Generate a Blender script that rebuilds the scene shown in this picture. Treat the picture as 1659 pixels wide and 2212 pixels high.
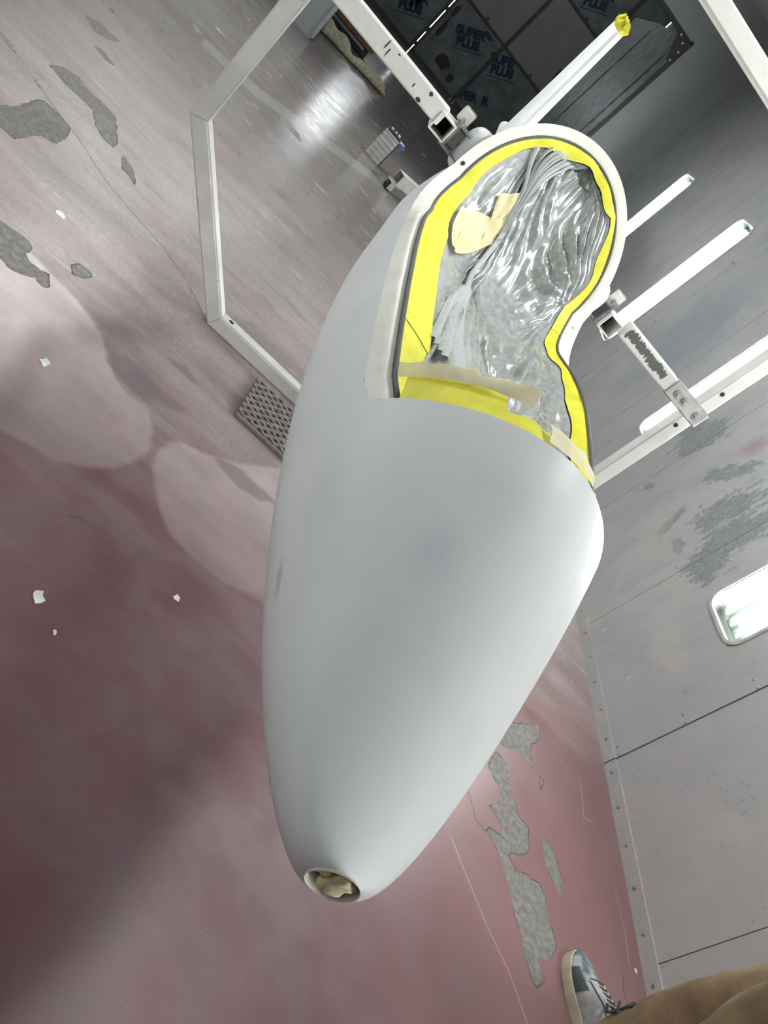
import bpy, bmesh, math, random
import numpy as np
from mathutils import Vector, Matrix, noise as mnoise

random.seed(7)
for o in list(bpy.data.objects):
    bpy.data.objects.remove(o)
SC = bpy.context.scene
COL = SC.collection

# ---------------------------------------------------------------- camera
CAM_POS = Vector((0.0, 0.0, 1.08))
C_R = Vector((0.6889288, 0.07905803, 0.72050464))
C_U = Vector((-0.63173686, 0.55284343, 0.54338999))
C_F = Vector((0.35536691, 0.82952635, -0.43081364))
cam_d = bpy.data.cameras.new('camera')
cam = bpy.data.objects.new('camera', cam_d)
COL.objects.link(cam)
cam_d.sensor_fit = 'VERTICAL'
cam_d.sensor_height = 36.0
cam_d.sensor_width = 27.0
cam_d.lens = 1704.26 / 2212.0 * 36.0
cam_d.clip_start = 0.02
cam_d.clip_end = 100
m3 = Matrix((C_R, C_U, -C_F)).transposed()
cam.matrix_world = Matrix.Translation(CAM_POS) @ m3.to_4x4()
SC.camera = cam

# ---------------------------------------------------------------- world, exposure
wd = bpy.data.worlds.new('daylight')
SC.world = wd
wd.use_nodes = True
wd.node_tree.nodes['Background'].inputs[0].default_value = (.93, .97, 1.0, 1)
wd.node_tree.nodes['Background'].inputs[1].default_value = 6.0
SC.view_settings.view_transform = 'Standard'
SC.view_settings.look = 'None'
SC.view_settings.gamma = 1.0
SC.view_settings.use_curve_mapping = False
SC.view_settings.exposure = 0.32
SC.cycles.max_bounces = 6
SC.cycles.diffuse_bounces = 3
SC.cycles.glossy_bounces = 3
SC.cycles.transparent_max_bounces = 6
TUBE_R = 66.0     # emission of a tube in the right wall
TUBE_L = 11.0     # left wall, assumed unseen panels, dimmed to leave the left flank darker
TUBE_C = 84.0     # assumed unseen ceiling lamps, raised to brighten the deck

# ---------------------------------------------------------------- helpers
def link(o, parent=None):
    COL.objects.link(o)
    if parent is not None:
        o.parent = parent
    return o

def mesh(name, verts, faces, mat=None, parent=None, smooth=False, mats=None, fmat=None):
    me = bpy.data.meshes.new(name)
    me.from_pydata([tuple(v) for v in verts], [], [tuple(f) for f in faces])
    if mats:
        for m in mats:
            me.materials.append(m)
        if fmat is not None:
            me.polygons.foreach_set('material_index', fmat)
    elif mat:
        me.materials.append(mat)
    if smooth:
        me.polygons.foreach_set('use_smooth', [True] * len(me.polygons))
    me.update()
    return link(bpy.data.objects.new(name, me), parent)

def bm_obj(name, bm, mat, parent=None, smooth=False):
    me = bpy.data.meshes.new(name)
    bm.normal_update()
    bm.to_mesh(me)
    bm.free()
    if mat:
        me.materials.append(mat)
    if smooth:
        me.polygons.foreach_set('use_smooth', [True] * len(me.polygons))
    return link(bpy.data.objects.new(name, me), parent)

def add_box(bm, lo, hi, bevel=0.0, mat=None, seg=2):
    r = bmesh.ops.create_cube(bm, size=1.0)
    vs = r['verts']
    for v in vs:
        v.co = Vector([lo[i] + (v.co[i] + .5) * (hi[i] - lo[i]) for i in range(3)])
    if mat is not None:
        for v in vs:
            v.co = mat @ v.co
    if bevel > 0:
        es = list({e for v in vs for e in v.link_edges})
        bmesh.ops.bevel(bm, geom=es, offset=bevel, segments=seg, affect='EDGES', profile=.5)

def box(name, lo, hi, mat, parent=None, bevel=0.0, xf=None):
    bm = bmesh.new()
    add_box(bm, lo, hi, bevel, xf)
    return bm_obj(name, bm, mat, parent)

def axis_mat(p, z, xhint=(1, 0, 0)):
    z = Vector(z).normalized()
    x = Vector(xhint)
    x = (x - z * x.dot(z))
    if x.length < 1e-5:
        x = Vector((0, 1, 0)) - z * z.y
    x.normalize()
    y = z.cross(x)
    m = Matrix((x, y, z)).transposed().to_4x4()
    m.translation = Vector(p)
    return m

def add_cyl(bm, p0, p1, r0, r1=None, n=16, caps=True):
    p0, p1 = Vector(p0), Vector(p1)
    r1 = r0 if r1 is None else r1
    m = axis_mat(p0, p1 - p0)
    L = (p1 - p0).length
    a = [bm.verts.new(m @ Vector((r0 * math.cos(t), r0 * math.sin(t), 0))) for t in [2 * math.pi * k / n for k in range(n)]]
    b = [bm.verts.new(m @ Vector((r1 * math.cos(t), r1 * math.sin(t), L))) for t in [2 * math.pi * k / n for k in range(n)]]
    for k in range(n):
        bm.faces.new((a[k], a[(k + 1) % n], b[(k + 1) % n], b[k]))
    if caps:
        bm.faces.new(a[::-1])
        bm.faces.new(b)

def cyl(name, p0, p1, r, mat, parent=None, n=16, r1=None, smooth=True):
    bm = bmesh.new()
    add_cyl(bm, p0, p1, r, r1, n)
    o = bm_obj(name, bm, mat, parent)
    if smooth:
        for p in o.data.polygons:
            p.use_smooth = len(p.vertices) == 4
    return o

def sweep(pts, rad, n=8, closed=False):
    """tube along a polyline -> verts, faces"""
    pts = [Vector(p) for p in pts]
    V, Fc = [], []
    N = len(pts)
    prev = None
    for i, p in enumerate(pts):
        if closed:
            t = pts[(i + 1) % N] - pts[i - 1]
        else:
            t = pts[min(i + 1, N - 1)] - pts[max(i - 1, 0)]
        t.normalize()
        if prev is None:
            x = t.orthogonal().normalized()
        else:
            x = (prev - t * prev.dot(t)).normalized()
        prev = x
        y = t.cross(x)
        r = rad[i] if hasattr(rad, '__len__') else rad
        for k in range(n):
            a = 2 * math.pi * k / n
            V.append(p + x * (r * math.cos(a)) + y * (r * math.sin(a)))
    M = N if closed else N - 1
    for i in range(M):
        for k in range(n):
            a = i * n + k
            b = i * n + (k + 1) % n
            c = ((i + 1) % N) * n + (k + 1) % n
            d = ((i + 1) % N) * n + k
            Fc.append((a, b, c, d))
    if not closed:
        Fc.append(tuple(range(n))[::-1])
        Fc.append(tuple(range((N - 1) * n, N * n)))
    return V, Fc

def tag(o, label=None, cat=None, group=None, kind=None):
    if label: o['label'] = label
    if cat: o['category'] = cat
    if group: o['group'] = group
    if kind: o['kind'] = kind
    return o

def thing(name, label, cat, loc=(0, 0, 0), group=None, mw=None):
    o = bpy.data.objects.new(name, None)
    COL.objects.link(o)
    o.empty_display_size = .1
    if mw is not None:
        o.matrix_world = mw
    else:
        o.location = loc
    return tag(o, label, cat, group)

def struct(o):
    o['kind'] = 'structure'
    return o

def ss(a, b, x):
    t = np.clip((x - a) / (b - a), 0, 1)
    return t * t * (3 - 2 * t)

# ---------------------------------------------------------------- material helpers
class NT:
    def __init__(self, name):
        self.m = bpy.data.materials.new(name)
        self.m.use_nodes = True
        self.t = self.m.node_tree
        self.n = self.t.nodes
        self.b = self.n['Principled BSDF']
        self._co = None
    def new(self, typ, **kw):
        nd = self.n.new(typ)
        for k, v in kw.items():
            setattr(nd, k, v)
        return nd
    def put(self, sock, v):
        if v is None:
            return
        if hasattr(v, 'is_output') or hasattr(v, 'links'):
            self.t.links.new(v, sock)
        elif isinstance(v, (tuple, list)) and len(v) == 3 and sock.type == 'RGBA':
            sock.default_value = (*v, 1)
        else:
            sock.default_value = v
    def co(self, world=False):
        if world:
            g = self.new('ShaderNodeNewGeometry')
            return g.outputs['Position']
        if self._co is None:
            self._co = self.new('ShaderNodeTexCoord').outputs['Object']
        return self._co
    def mapping(self, vec, loc=(0, 0, 0), rot=(0, 0, 0), sc=(1, 1, 1), typ='POINT'):
        nd = self.new('ShaderNodeMapping', vector_type=typ)
        self.put(nd.inputs['Vector'], vec)
        nd.inputs['Location'].default_value = loc
        nd.inputs['Rotation'].default_value = rot
        nd.inputs['Scale'].default_value = sc
        return nd.outputs[0]
    def noise(self, vec, scale, detail=4, rough=.55, dist=0.0):
        nd = self.new('ShaderNodeTexNoise')
        self.put(nd.inputs['Vector'], vec)
        nd.inputs['Scale'].default_value = scale
        nd.inputs['Detail'].default_value = detail
        nd.inputs['Roughness'].default_value = rough
        nd.inputs['Distortion'].default_value = dist
        return nd.outputs['Fac']
    def math(self, op, a, b=None, c=None, clamp=False):
        nd = self.new('ShaderNodeMath', operation=op, use_clamp=clamp)
        self.put(nd.inputs[0], a)
        self.put(nd.inputs[1], b)
        self.put(nd.inputs[2], c)
        return nd.outputs[0]
    def ramp(self, v, a, b, lo=0.0, hi=1.0, smooth=True):
        nd = self.new('ShaderNodeMapRange', interpolation_type='SMOOTHSTEP' if smooth else 'LINEAR')
        self.put(nd.inputs['Value'], v)
        nd.inputs['From Min'].default_value = a
        nd.inputs['From Max'].default_value = b
        nd.inputs['To Min'].default_value = lo
        nd.inputs['To Max'].default_value = hi
        return nd.outputs[0]
    def mix(self, f, a, b):
        nd = self.new('ShaderNodeMix', data_type='RGBA')
        self.put(nd.inputs[0], f)
        self.put(nd.inputs[6], a)
        self.put(nd.inputs[7], b)
        return nd.outputs[2]
    def attr(self, name):
        nd = self.new('ShaderNodeAttribute', attribute_name=name)
        return nd.outputs['Fac']
    def bump(self, h, strength=.3, dist=.01):
        nd = self.new('ShaderNodeBump')
        nd.inputs['Strength'].default_value = strength
        nd.inputs['Distance'].default_value = dist
        self.put(nd.inputs['Height'], h)
        self.t.links.new(nd.outputs[0], self.b.inputs['Normal'])
    def set(self, **kw):
        for k, v in kw.items():
            self.put(self.b.inputs[k.replace('_', ' ')], v)
        return self.m

def simple(name, col, rough=.5, metal=0.0, var=.12, scale=20, bump=0.0, spec=None):
    t = NT(name)
    n = t.noise(t.co(), scale, 4)
    f = t.ramp(n, .3, .7)
    c0 = tuple(c * (1 - var) for c in col)
    c1 = tuple(min(1, c * (1 + var)) for c in col)
    t.set(Base_Color=t.mix(f, c0, c1), Roughness=rough, Metallic=metal)
    if spec is not None:
        t.b.inputs['Specular IOR Level'].default_value = spec
    if bump:
        t.bump(n, bump, .004)
    return t.m

# ---------------------------------------------------------------- materials
def mat_floor():
    t = NT('booth_floor_paint')
    P = t.co(True)
    n_big = t.noise(P, 1.6, 3, .6)
    n_med = t.noise(P, 7, 4, .62)
    n_fine = t.noise(P, 60, 3, .65)
    streak = t.noise(t.mapping(P, rot=(0, 0, .22), sc=(1.3, 5.5, 1)), 2.0, 4, .55, .6)
    specks = t.noise(P, 190, 1, .5)
    sep = t.new('ShaderNodeSeparateXYZ')
    t.put(sep.inputs[0], P)
    y = sep.outputs[1]
    x = sep.outputs[0]
    base = t.mix(t.ramp(n_big, .3, .7), (.112, .050, .058), (.180, .088, .098))
    base = t.mix(t.ramp(n_med, .40, .66, 0, .62), base, (.155, .105, .116))
    warm = t.math('MULTIPLY', t.ramp(x, .7, 1.6), t.ramp(y, 2.6, 1.2))
    base = t.mix(t.math('MULTIPLY', warm, .65), base, (.26, .135, .132))
    # dry overspray dust lying thicker down the booth
    dust = t.math('ADD', t.ramp(y, .9, 2.8, 0, .80), t.math('MULTIPLY', t.math('MULTIPLY', t.math('SUBTRACT', streak, .5), .9), t.ramp(y, .8, 1.8, .25, 1)))
    dust = t.math('ADD', dust, t.math('MULTIPLY', t.math('MULTIPLY', t.math('SUBTRACT', n_big, .5), .7), t.ramp(y, .9, 1.8, .3, 1)))
    dust = t.math('SUBTRACT', dust, t.math('MULTIPLY', warm, .35))
    dust = t.math('MINIMUM', t.math('MAXIMUM', dust, .02), .88)
    dustc = t.mix(t.ramp(y, 2.4, 4.6), (.50, .445, .435), (.19, .186, .177))
    dustc = t.mix(t.ramp(y, 6.2, 7.4), dustc, (.06, .066, .07))
    dustc = t.mix(t.ramp(n_fine, .35, .7, 0, .35), dustc, (.24, .215, .21))
    colr = t.mix(dust, base, dustc)
    # flaked islands, drawn out along the sweep of the squeegee
    isl = t.noise(t.mapping(P, rot=(0, 0, .12), sc=(1.0, 2.6, 1)), 4.2, 3, .6, .25)
    im = t.math('MULTIPLY', t.ramp(isl, .655, .662), t.ramp(y, 1.5, 2.2))
    colr = t.mix(t.math('MULTIPLY', im, .6), colr, (.245, .235, .225))
    isl2 = t.noise(t.mapping(P, loc=(4, 9, 2), rot=(0, 0, .12), sc=(1.0, 2.6, 1)), 5.5, 3, .6, .25)
    im2 = t.math('MULTIPLY', t.ramp(isl2, .66, .667), t.ramp(y, 1.5, 2.2))
    colr = t.mix(t.math('MULTIPLY', im2, .5), colr, (.52, .45, .44))
    # pale spray fields with a clean masked edge, colour lightened to carry floor glare
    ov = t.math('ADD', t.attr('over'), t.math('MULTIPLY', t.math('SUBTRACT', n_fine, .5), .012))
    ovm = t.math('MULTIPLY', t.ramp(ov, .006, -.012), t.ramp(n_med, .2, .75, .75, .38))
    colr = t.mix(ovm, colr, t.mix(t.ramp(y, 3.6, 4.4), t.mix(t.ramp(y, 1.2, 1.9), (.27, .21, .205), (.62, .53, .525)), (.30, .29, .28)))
    # purple-grey scuffs
    sc = t.math('ADD', t.attr('scuff'), t.math('MULTIPLY', t.math('SUBTRACT', streak, .5), .16))
    colr = t.mix(t.ramp(sc, .004, -.01, 0, .62), colr, (.175, .135, .15))
    # light specks of dried paint
    colr = t.mix(t.ramp(specks, .77, .81, 0, .40), colr, (.5, .44, .44))
    # peeled paint: bare concrete
    pe = t.math('ADD', t.attr('peel'), t.math('ADD', t.math('MULTIPLY', t.math('SUBTRACT', n_fine, .5), .009), t.math('MULTIPLY', t.math('SUBTRACT', t.noise(P, 24, 3, .6), .5), .016)))
    pm = t.ramp(pe, .0012, -.0012)
    conc = t.mix(t.ramp(n_fine, .35, .68), (.135, .127, .12), (.225, .215, .20))
    conc = t.mix(t.ramp(n_med, .5, .7, 0, .5), conc, (.26, .255, .24))
    colr = t.mix(pm, colr, conc)
    rim = t.math('MULTIPLY', t.ramp(t.math('ABSOLUTE', pe), .0026, .0008), t.ramp(n_med, .45, .55))
    colr = t.mix(rim, colr, (.05, .04, .04))
    # cracks and saw joints
    ck = t.math('ABSOLUTE', t.math('ADD', t.attr('crack'), t.math('MULTIPLY', t.math('SUBTRACT', n_fine, .5), .008)))
    ckm = t.math('MULTIPLY', t.ramp(ck, .0026, .0010), t.ramp(n_med, .36, .46))
    colr = t.mix(ckm, colr, (.07, .055, .055))
    lj = t.math('ABSOLUTE', t.math('ADD', t.attr('joint'), t.math('MULTIPLY', t.math('SUBTRACT', n_fine, .5), .004)))
    colr = t.mix(t.ramp(lj, .0032, .0012, 0, .6), colr, (.45, .35, .34))
    rough = t.math('ADD', t.math('MULTIPLY', t.ramp(n_med, .3, .7, .30, .44), t.ramp(y, 3.0, 5.0, 1, .55)), t.math('MULTIPLY', pm, .3))
    h = t.math('SUBTRACT', t.math('MULTIPLY', n_fine, .25), t.math('MULTIPLY', pm, .9))
    h = t.math('SUBTRACT', h, ckm)
    t.bump(h, .22, .002)
    return t.set(Base_Color=colr, Roughness=rough)

def ell(t, P, y, z, ry, rz, rot=0.0):
    v = t.mapping(P, loc=(0, y, z), rot=(rot, 0, 0), sc=(1e6, ry, rz), typ='TEXTURE')
    nd = t.new('ShaderNodeVectorMath', operation='LENGTH')
    t.put(nd.inputs[0], v)
    return nd.outputs['Value']

def mat_wall():
    t = NT('galvanised_wall')
    P = t.co(True)
    n_big = t.noise(P, 1.3, 4, .55, .5)
    n_med = t.noise(t.mapping(P, sc=(1, 1.0, .55)), 6, 4, .65)
    n_fine = t.noise(P, 75, 3, .7)
    n_f2 = t.noise(t.mapping(P, sc=(1, 1, .35)), 34, 3, .7)
    base = t.mix(t.ramp(n_big, .3, .7), (.36, .36, .362), (.44, .436, .432))
    base = t.mix(t.ramp(n_med, .42, .68, 0, .8), base, (.36, .375, .38))
    base = t.mix(t.ramp(n_fine, .35, .75, 0, .18), base, (.56, .56, .56))
    # paler towards the near end, darker towards the far end; overspray colour patches
    sep = t.new('ShaderNodeSeparateXYZ')
    t.put(sep.inputs[0], P)
    y, z = sep.outputs[1], sep.outputs[2]
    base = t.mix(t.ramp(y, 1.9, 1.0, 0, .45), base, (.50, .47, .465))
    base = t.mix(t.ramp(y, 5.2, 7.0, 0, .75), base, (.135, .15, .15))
    blue = t.ramp(ell(t, P, 4.1, 1.0, .35, .45), 1.25, .2, 0, .7)
    base = t.mix(blue, base, (.25, .285, .33))
    red = t.ramp(ell(t, P, 2.92, .925, .07, .085), 1.2, .1, 0, .65)
    base = t.mix(red, base, (.36, .21, .24))
    viol = t.ramp(ell(t, P, 1.75, .13, .05, .1), 1.3, .2, 0, .5)
    base = t.mix(viol, base, (.42, .41, .50))
    # patches where the overspray has flaked off the zinc
    dark = None
    for (yy, zz, ry, rz, ro) in ((3.20, .76, .10, .15, .3), (3.40, .74, .16, .10, .0), (3.55, .60, .10, .05, .2),
                                 (2.66, .73, .085, .17, .15), (2.50, .74, .09, .22, .1), (2.86, .80, .05, .14, .6),
                                 (2.78, .5, .03, .09, -.5), (2.62, .50, .05, .03, 0), (3.1, .47, .025, .03, 0),
                                 (2.45, .58, .12, .10, .2), (1.50, .56, .12, .05, .0)):
        e = ell(t, P, yy, zz, ry, rz, ro)
        dark = e if dark is None else t.math('MINIMUM', dark, e)
    ed = t.math('ADD', dark, t.math('MULTIPLY', t.math('SUBTRACT', n_f2, .5), 2.2))
    ed = t.math('ADD', ed, t.math('MULTIPLY', t.math('SUBTRACT', n_fine, .5), .8))
    dm = t.ramp(ed, 1.0, .75)
    zinc = t.mix(t.ramp(n_fine, .4, .6), (.20, .225, .225), (.28, .305, .30))
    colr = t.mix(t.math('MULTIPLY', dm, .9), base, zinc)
    sp = t.math('MULTIPLY', t.ramp(n_fine, .56, .62), t.ramp(n_med, .50, .60))
    colr = t.mix(t.math('MULTIPLY', sp, .45), colr, (.20, .205, .205))
    cl = t.noise(t.mapping(P, loc=(7, 3, 1)), 2.6, 4, .6, .6)
    colr = t.mix(t.math('MULTIPLY', t.ramp(cl, .52, .70, 0, .5), t.ramp(y, 5.0, 4.0)), colr, (.50, .47, .46))
    # white runs of paint near the skirting
    dr = t.noise(t.mapping(P, sc=(1, 1, .32)), 42, 2, .5)
    dz = t.math('MULTIPLY', t.ramp(ell(t, P, 2.3, .16, .28, .13), 1.1, .6), t.ramp(dr, .70, .72))
    colr = t.mix(dz, colr, (.62, .62, .61))
    t.bump(t.math('ADD', t.math('MULTIPLY', dm, -.5), t.math('MULTIPLY', n_fine, .3)), .25, .002)
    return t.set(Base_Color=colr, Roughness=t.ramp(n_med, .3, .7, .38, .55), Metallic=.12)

def mat_body():
    t = NT('primer_paint')
    P = t.co()
    n = t.noise(P, 3.0, 3, .5)
    sm = t.noise(t.mapping(P, sc=(1.4, .8, 1.4)), 5.5, 2, .45)
    fine = t.noise(P, 260, 2, .5)
    c = t.mix(t.ramp(n, .3, .7), (.74, .765, .79), (.80, .82, .83))
    c = t.mix(t.ramp(sm, .60, .78, 0, .4), c, (.62, .68, .75))
    c = t.mix(t.ramp(t.noise(P, 4.3, 2), .60, .75, 0, .3), c, (.79, .76, .79))
    def spot(x, y, z, rx, ry, rz):
        v = t.mapping(P, loc=(x, y, z), sc=(rx, ry, rz), typ='TEXTURE')
        nd = t.new('ShaderNodeVectorMath', operation='LENGTH')
        t.put(nd.inputs[0], v)
        return nd.outputs['Value']
    c = t.mix(t.ramp(spot(-.077, .284, .105, .030, .045, .03), 1.3, .1, 0, .30), c, (.50, .58, .70))
    c = t.mix(t.ramp(spot(-.155, .255, -.041, .02, .035, .006), 1.2, .3, 0, .55), c, (.40, .40, .46))
    c = t.mix(t.ramp(spot(-.175, .356, .004, .06, .09, .03), 1.3, .1, 0, .25), c, (.55, .57, .60))
    c = t.mix(t.ramp(spot(-.1685, .430, .061, .002, .003, .002), 1.0, .8), c, (.02, .02, .02))
    t.bump(fine, .03, .0006)
    return t.set(Base_Color=c, Roughness=.42, Specular_IOR_Level=.4)

def mat_film():
    t = NT('masking_film')
    P = t.co()
    n = t.noise(P, 60, 3, .6)
    t.bump(t.noise(t.mapping(P, sc=(1, .6, 1)), 70, 3, .5), .12, .003)
    t.set(Base_Color=t.mix(t.ramp(n, .3, .7), (.42, .435, .44), (.60, .62, .625)), Roughness=.25, Metallic=.3, Specular_IOR_Level=.7)
    t.b.inputs['Alpha'].default_value = .86
    return t.m

def mat_tape(name, c0, c1, alpha=1.0):
    t = NT(name)
    P = t.co()
    n = t.noise(P, 30, 3)
    t.bump(t.noise(P, 240, 2), .15, .001)
    t.set(Base_Color=t.mix(t.ramp(n, .3, .7), c0, c1), Roughness=.55)
    t.b.inputs['Alpha'].default_value = alpha
    return t.m

def mat_frame(name, wear=.0):
    t = NT(name)
    P = t.co(True)
    n1 = t.noise(P, 9, 5, .6)
    n2 = t.noise(P, 70, 4, .7)
    c = t.mix(t.ramp(n1, .35, .7), (.74, .74, .71), (.84, .84, .80))
    chips = t.math('MULTIPLY', t.ramp(n2, .68, .70), t.ramp(n1, .5, .56))
    c = t.mix(chips, c, (.10, .08, .07))
    if wear:
        w = t.math('ADD', t.math('ADD', t.math('MULTIPLY', t.noise(t.mapping(P, sc=(1, 1, .35)), 130, 3, .7), .55), t.math('MULTIPLY', t.noise(P, 24, 3, .6), .45)), wear)
        sep = t.new('ShaderNodeSeparateXYZ')
        t.put(sep.inputs[0], P)
        band = t.ramp(t.math('ABSOLUTE', t.math('SUBTRACT', sep.outputs[2], .897)), .004, .026, .10, -.22)
        xb = t.math('MULTIPLY', t.ramp(sep.outputs[0], .90, .94, 0, 1), t.ramp(sep.outputs[0], 1.10, 1.155, 1, 0))
        m = t.ramp(t.math('ADD', w, t.math('ADD', band, t.math('SUBTRACT', xb, 1))), .49, .51)
        c = t.mix(m, c, (.115, .105, .097))
    return t.set(Base_Color=c, Roughness=.45)

def mat_glass():
    t = NT('lamp_glass')
    out = t.n['Material Output']
    tr = t.new('ShaderNodeBsdfTransparent')
    tr.inputs[0].default_value = (.965, .98, .97, 1)
    gl = t.new('ShaderNodeBsdfGlossy')
    gl.inputs['Roughness'].default_value = .05
    fr = t.new('ShaderNodeFresnel')
    fr.inputs[0].default_value = 1.45
    mx = t.new('ShaderNodeMixShader')
    t.put(mx.inputs[0], t.math('MULTIPLY', fr.outputs[0], .6))
    t.t.links.new(tr.outputs[0], mx.inputs[1])
    t.t.links.new(gl.outputs[0], mx.inputs[2])
    t.t.links.new(mx.outputs[0], out.inputs[0])
    return t.m

def mat_tube(name, s):
    t = NT(name)
    t.set(Base_Color=(.9, .9, .9), Emission_Color=(.985, 1.0, .985))
    t.b.inputs['Emission Strength'].default_value = s
    return t.m

M_FLOOR = mat_floor()
M_WALL = mat_wall()
M_BODY = mat_body()
M_FILM = mat_film()
M_YT = mat_tape('yellow_masking_tape', (.70, .66, .028), (.80, .77, .05))
M_CT = mat_tape('cream_masking_tape', (.72, .63, .35), (.80, .72, .45), .85)
M_RIM = simple('rim_gelcoat', (.78, .77, .70), .4, 0, .07, 14)
M_SEAL = simple('rubber_seal', (.10, .10, .095), .6)
M_LINER = simple('cockpit_liner', (.16, .165, .17), .6)
M_FRAME = mat_frame('frame_white_paint')
M_BARW = mat_frame('bar_worn_paint', .02)
M_STEEL = simple('scuffed_steel', (.33, .33, .325), .4, .6, .2, 30)
M_BOLT = simple('painted_bolt', (.36, .36, .355), .45, .2, .15, 40)
M_DARK = simple('dark_void', (.012, .012, .012), .8)
M_GASKET = simple('lamp_gasket', (.42, .44, .42), .5)
M_HOUSE = simple('lamp_tray', (.060, .085, .070), .35, 0, .05, 8)
M_GLASS = mat_glass()
M_TUBE = mat_tube('fluorescent_tube', TUBE_R)
M_TUBEL = mat_tube('fluorescent_tube_dim', TUBE_L)
M_TUBEC = mat_tube('fluorescent_tube_ceiling', TUBE_C)
M_SCREW = simple('screw_head', (.30, .28, .275), .4, .5)
M_BLACK = simple('black_angle_iron', (.02, .021, .022), .5)
M_FOAM = simple('cream_foam', (.78, .71, .46), .9, 0, .15, 60, .5)
M_FOAMD = simple('aged_foam', (.42, .25, .07), .9, 0, .25, 40, .5)
M_SHEET = simple('dull_zinc_sheet', (.26, .285, .285), .42, .3, .3, 9)
M_CEIL = simple('ceiling_sheet', (.34, .345, .345), .5, .1, .1, 3)

# ================================================================ FLOOR
def to_floor(px):
    x, y = px[0] - 829.5, px[1] - 1106.0
    d = C_R * (x / 1704.26) - C_U * (y / 1704.26) + C_F
    t = -CAM_POS.z / d.z
    p = CAM_POS + d * t
    return (p.x, p.y)

def crop(pts, ox, oy, k):
    return [to_floor((ox + a * k, oy + b * k)) for a, b in pts]

# shapes of the flaked areas, surveyed off the floor
PEEL = [crop(p, 1000, 1560, .2947) for p in (
    [(180,320),(240,210),(300,280),(350,400),(350,480),(385,600),(410,690),(485,780),(480,850),(490,920),(470,965),(420,975),(350,950),(335,985),(375,1050),(400,1100),(480,1110),(500,1150),(560,1180),(600,1270),(610,1360),(640,1480),(680,1600),(685,1660),(640,1740),(620,1760),(540,1720),(560,1790),(580,1850),(600,1890),(540,1960),(500,1880),(480,1780),(440,1680),(430,1560),(380,1420),(350,1280),(300,1080),(250,930),(215,870),(170,800),(190,770),(280,830),(285,760),(250,690),(190,610),(250,600),(290,560),(260,470),(230,420)],
    [(350,0),(560,20),(560,130),(500,160),(490,220),(520,320),(500,340),(460,290),(400,230),(370,180),(320,200),(270,150)],
    [(560,850),(590,940),(600,1020),(640,1120),(690,1240),(715,1300),(725,1220),(735,1170),(700,1060),(660,950),(600,870)],
    [(720,1460),(745,1470),(745,1500),(725,1490)],
    [(560,400),(592,430),(580,510),(566,500)],
)] + [crop(p, 0, 0, .3165) for p in (
    [(-60,1480),(0,1500),(80,1560),(160,1610),(210,1660),(215,1700),(170,1730),(210,1790),(270,1840),(330,1870),(340,1960),(290,1960),(240,1900),(150,1870),(60,1830),(0,1760),(-60,1740)],
    [(250,680),(300,690),(380,750),(480,880),(450,940),(380,990),(280,925),(180,935),(100,950),(0,870),(-50,840),(-50,700),(100,730)],
    [(330,440),(420,450),(540,530),(590,600),(700,700),(780,790),(800,870),(800,980),(770,1010),(700,940),(650,850),(640,760),(560,680),(450,580)],
    [(580,110),(680,150),(820,290),(740,270),(650,220)],
    [(820,1070),(850,1060),(915,1160),(930,1290),(880,1200),(830,1150)],
    [(480,1810),(530,1790),(610,1850),(640,1900),(580,1900),(490,1870)],
    [(640,310),(700,340),(780,450),(720,410)],
    [(1100,70),(1180,140),(1230,190),(1150,170)],
    [(1380,180),(1450,260),(1550,330),(1480,300)],
    [(1300,130),(1370,210),(1390,250),(1330,210)],
    [(735,50),(785,75),(770,90)],
)] + [crop([(560,700),(590,690),(680,800),(700,860),(640,800)], 400, 0, .3617)]
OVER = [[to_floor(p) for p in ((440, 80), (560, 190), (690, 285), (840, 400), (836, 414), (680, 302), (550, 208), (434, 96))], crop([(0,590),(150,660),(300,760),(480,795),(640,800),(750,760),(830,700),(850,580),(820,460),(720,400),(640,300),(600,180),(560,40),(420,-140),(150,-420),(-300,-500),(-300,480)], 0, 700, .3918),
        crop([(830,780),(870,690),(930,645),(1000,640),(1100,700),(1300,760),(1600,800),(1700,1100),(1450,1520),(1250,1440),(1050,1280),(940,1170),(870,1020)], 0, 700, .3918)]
SCUFF = [crop(p, 0, 700, .3918) for p in ([(590,220),(700,160),(790,250),(870,350),(830,460),(700,380)], [(900,180),(1040,230),(1100,350),(1040,330)], [(850,480),(900,500),(1000,590),(930,580)], [(1200,750),(1320,800),(1480,960),(1450,1000),(1300,900)], [(860,380),(960,430),(1010,490),(930,460)])]
CRACK = [[to_floor(p) for p in q] for q in (
    [(0, 68), (20, 90), (60, 150), (95, 200), (118, 232), (140, 262)], [(0, 76), (30, 112), (88, 192)], [(140, 262), (172, 302), (205, 355), (240, 405), (300, 475), (345, 525), (400, 600), (447, 695)],
    [(1012, 1712), (1022, 1745), (1028, 1772), (1048, 1795), (1058, 1786), (1082, 1804)],
    [(1347, 2115), (1345, 2140), (1358, 2170), (1372, 2186)], [(150, 1115), (168, 1118), (190, 1128)])]
JOINT = [[to_floor(p) for p in q] for q in ([(980, 1820), (1000, 1873), (1052, 2000), (1100, 2100), (1140, 2212), (1165, 2290)], [(1255, 1690), (1261, 1765), (1278, 1775)], [(1330, 1925), (1350, 2010), (1358, 2080)])]

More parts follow.
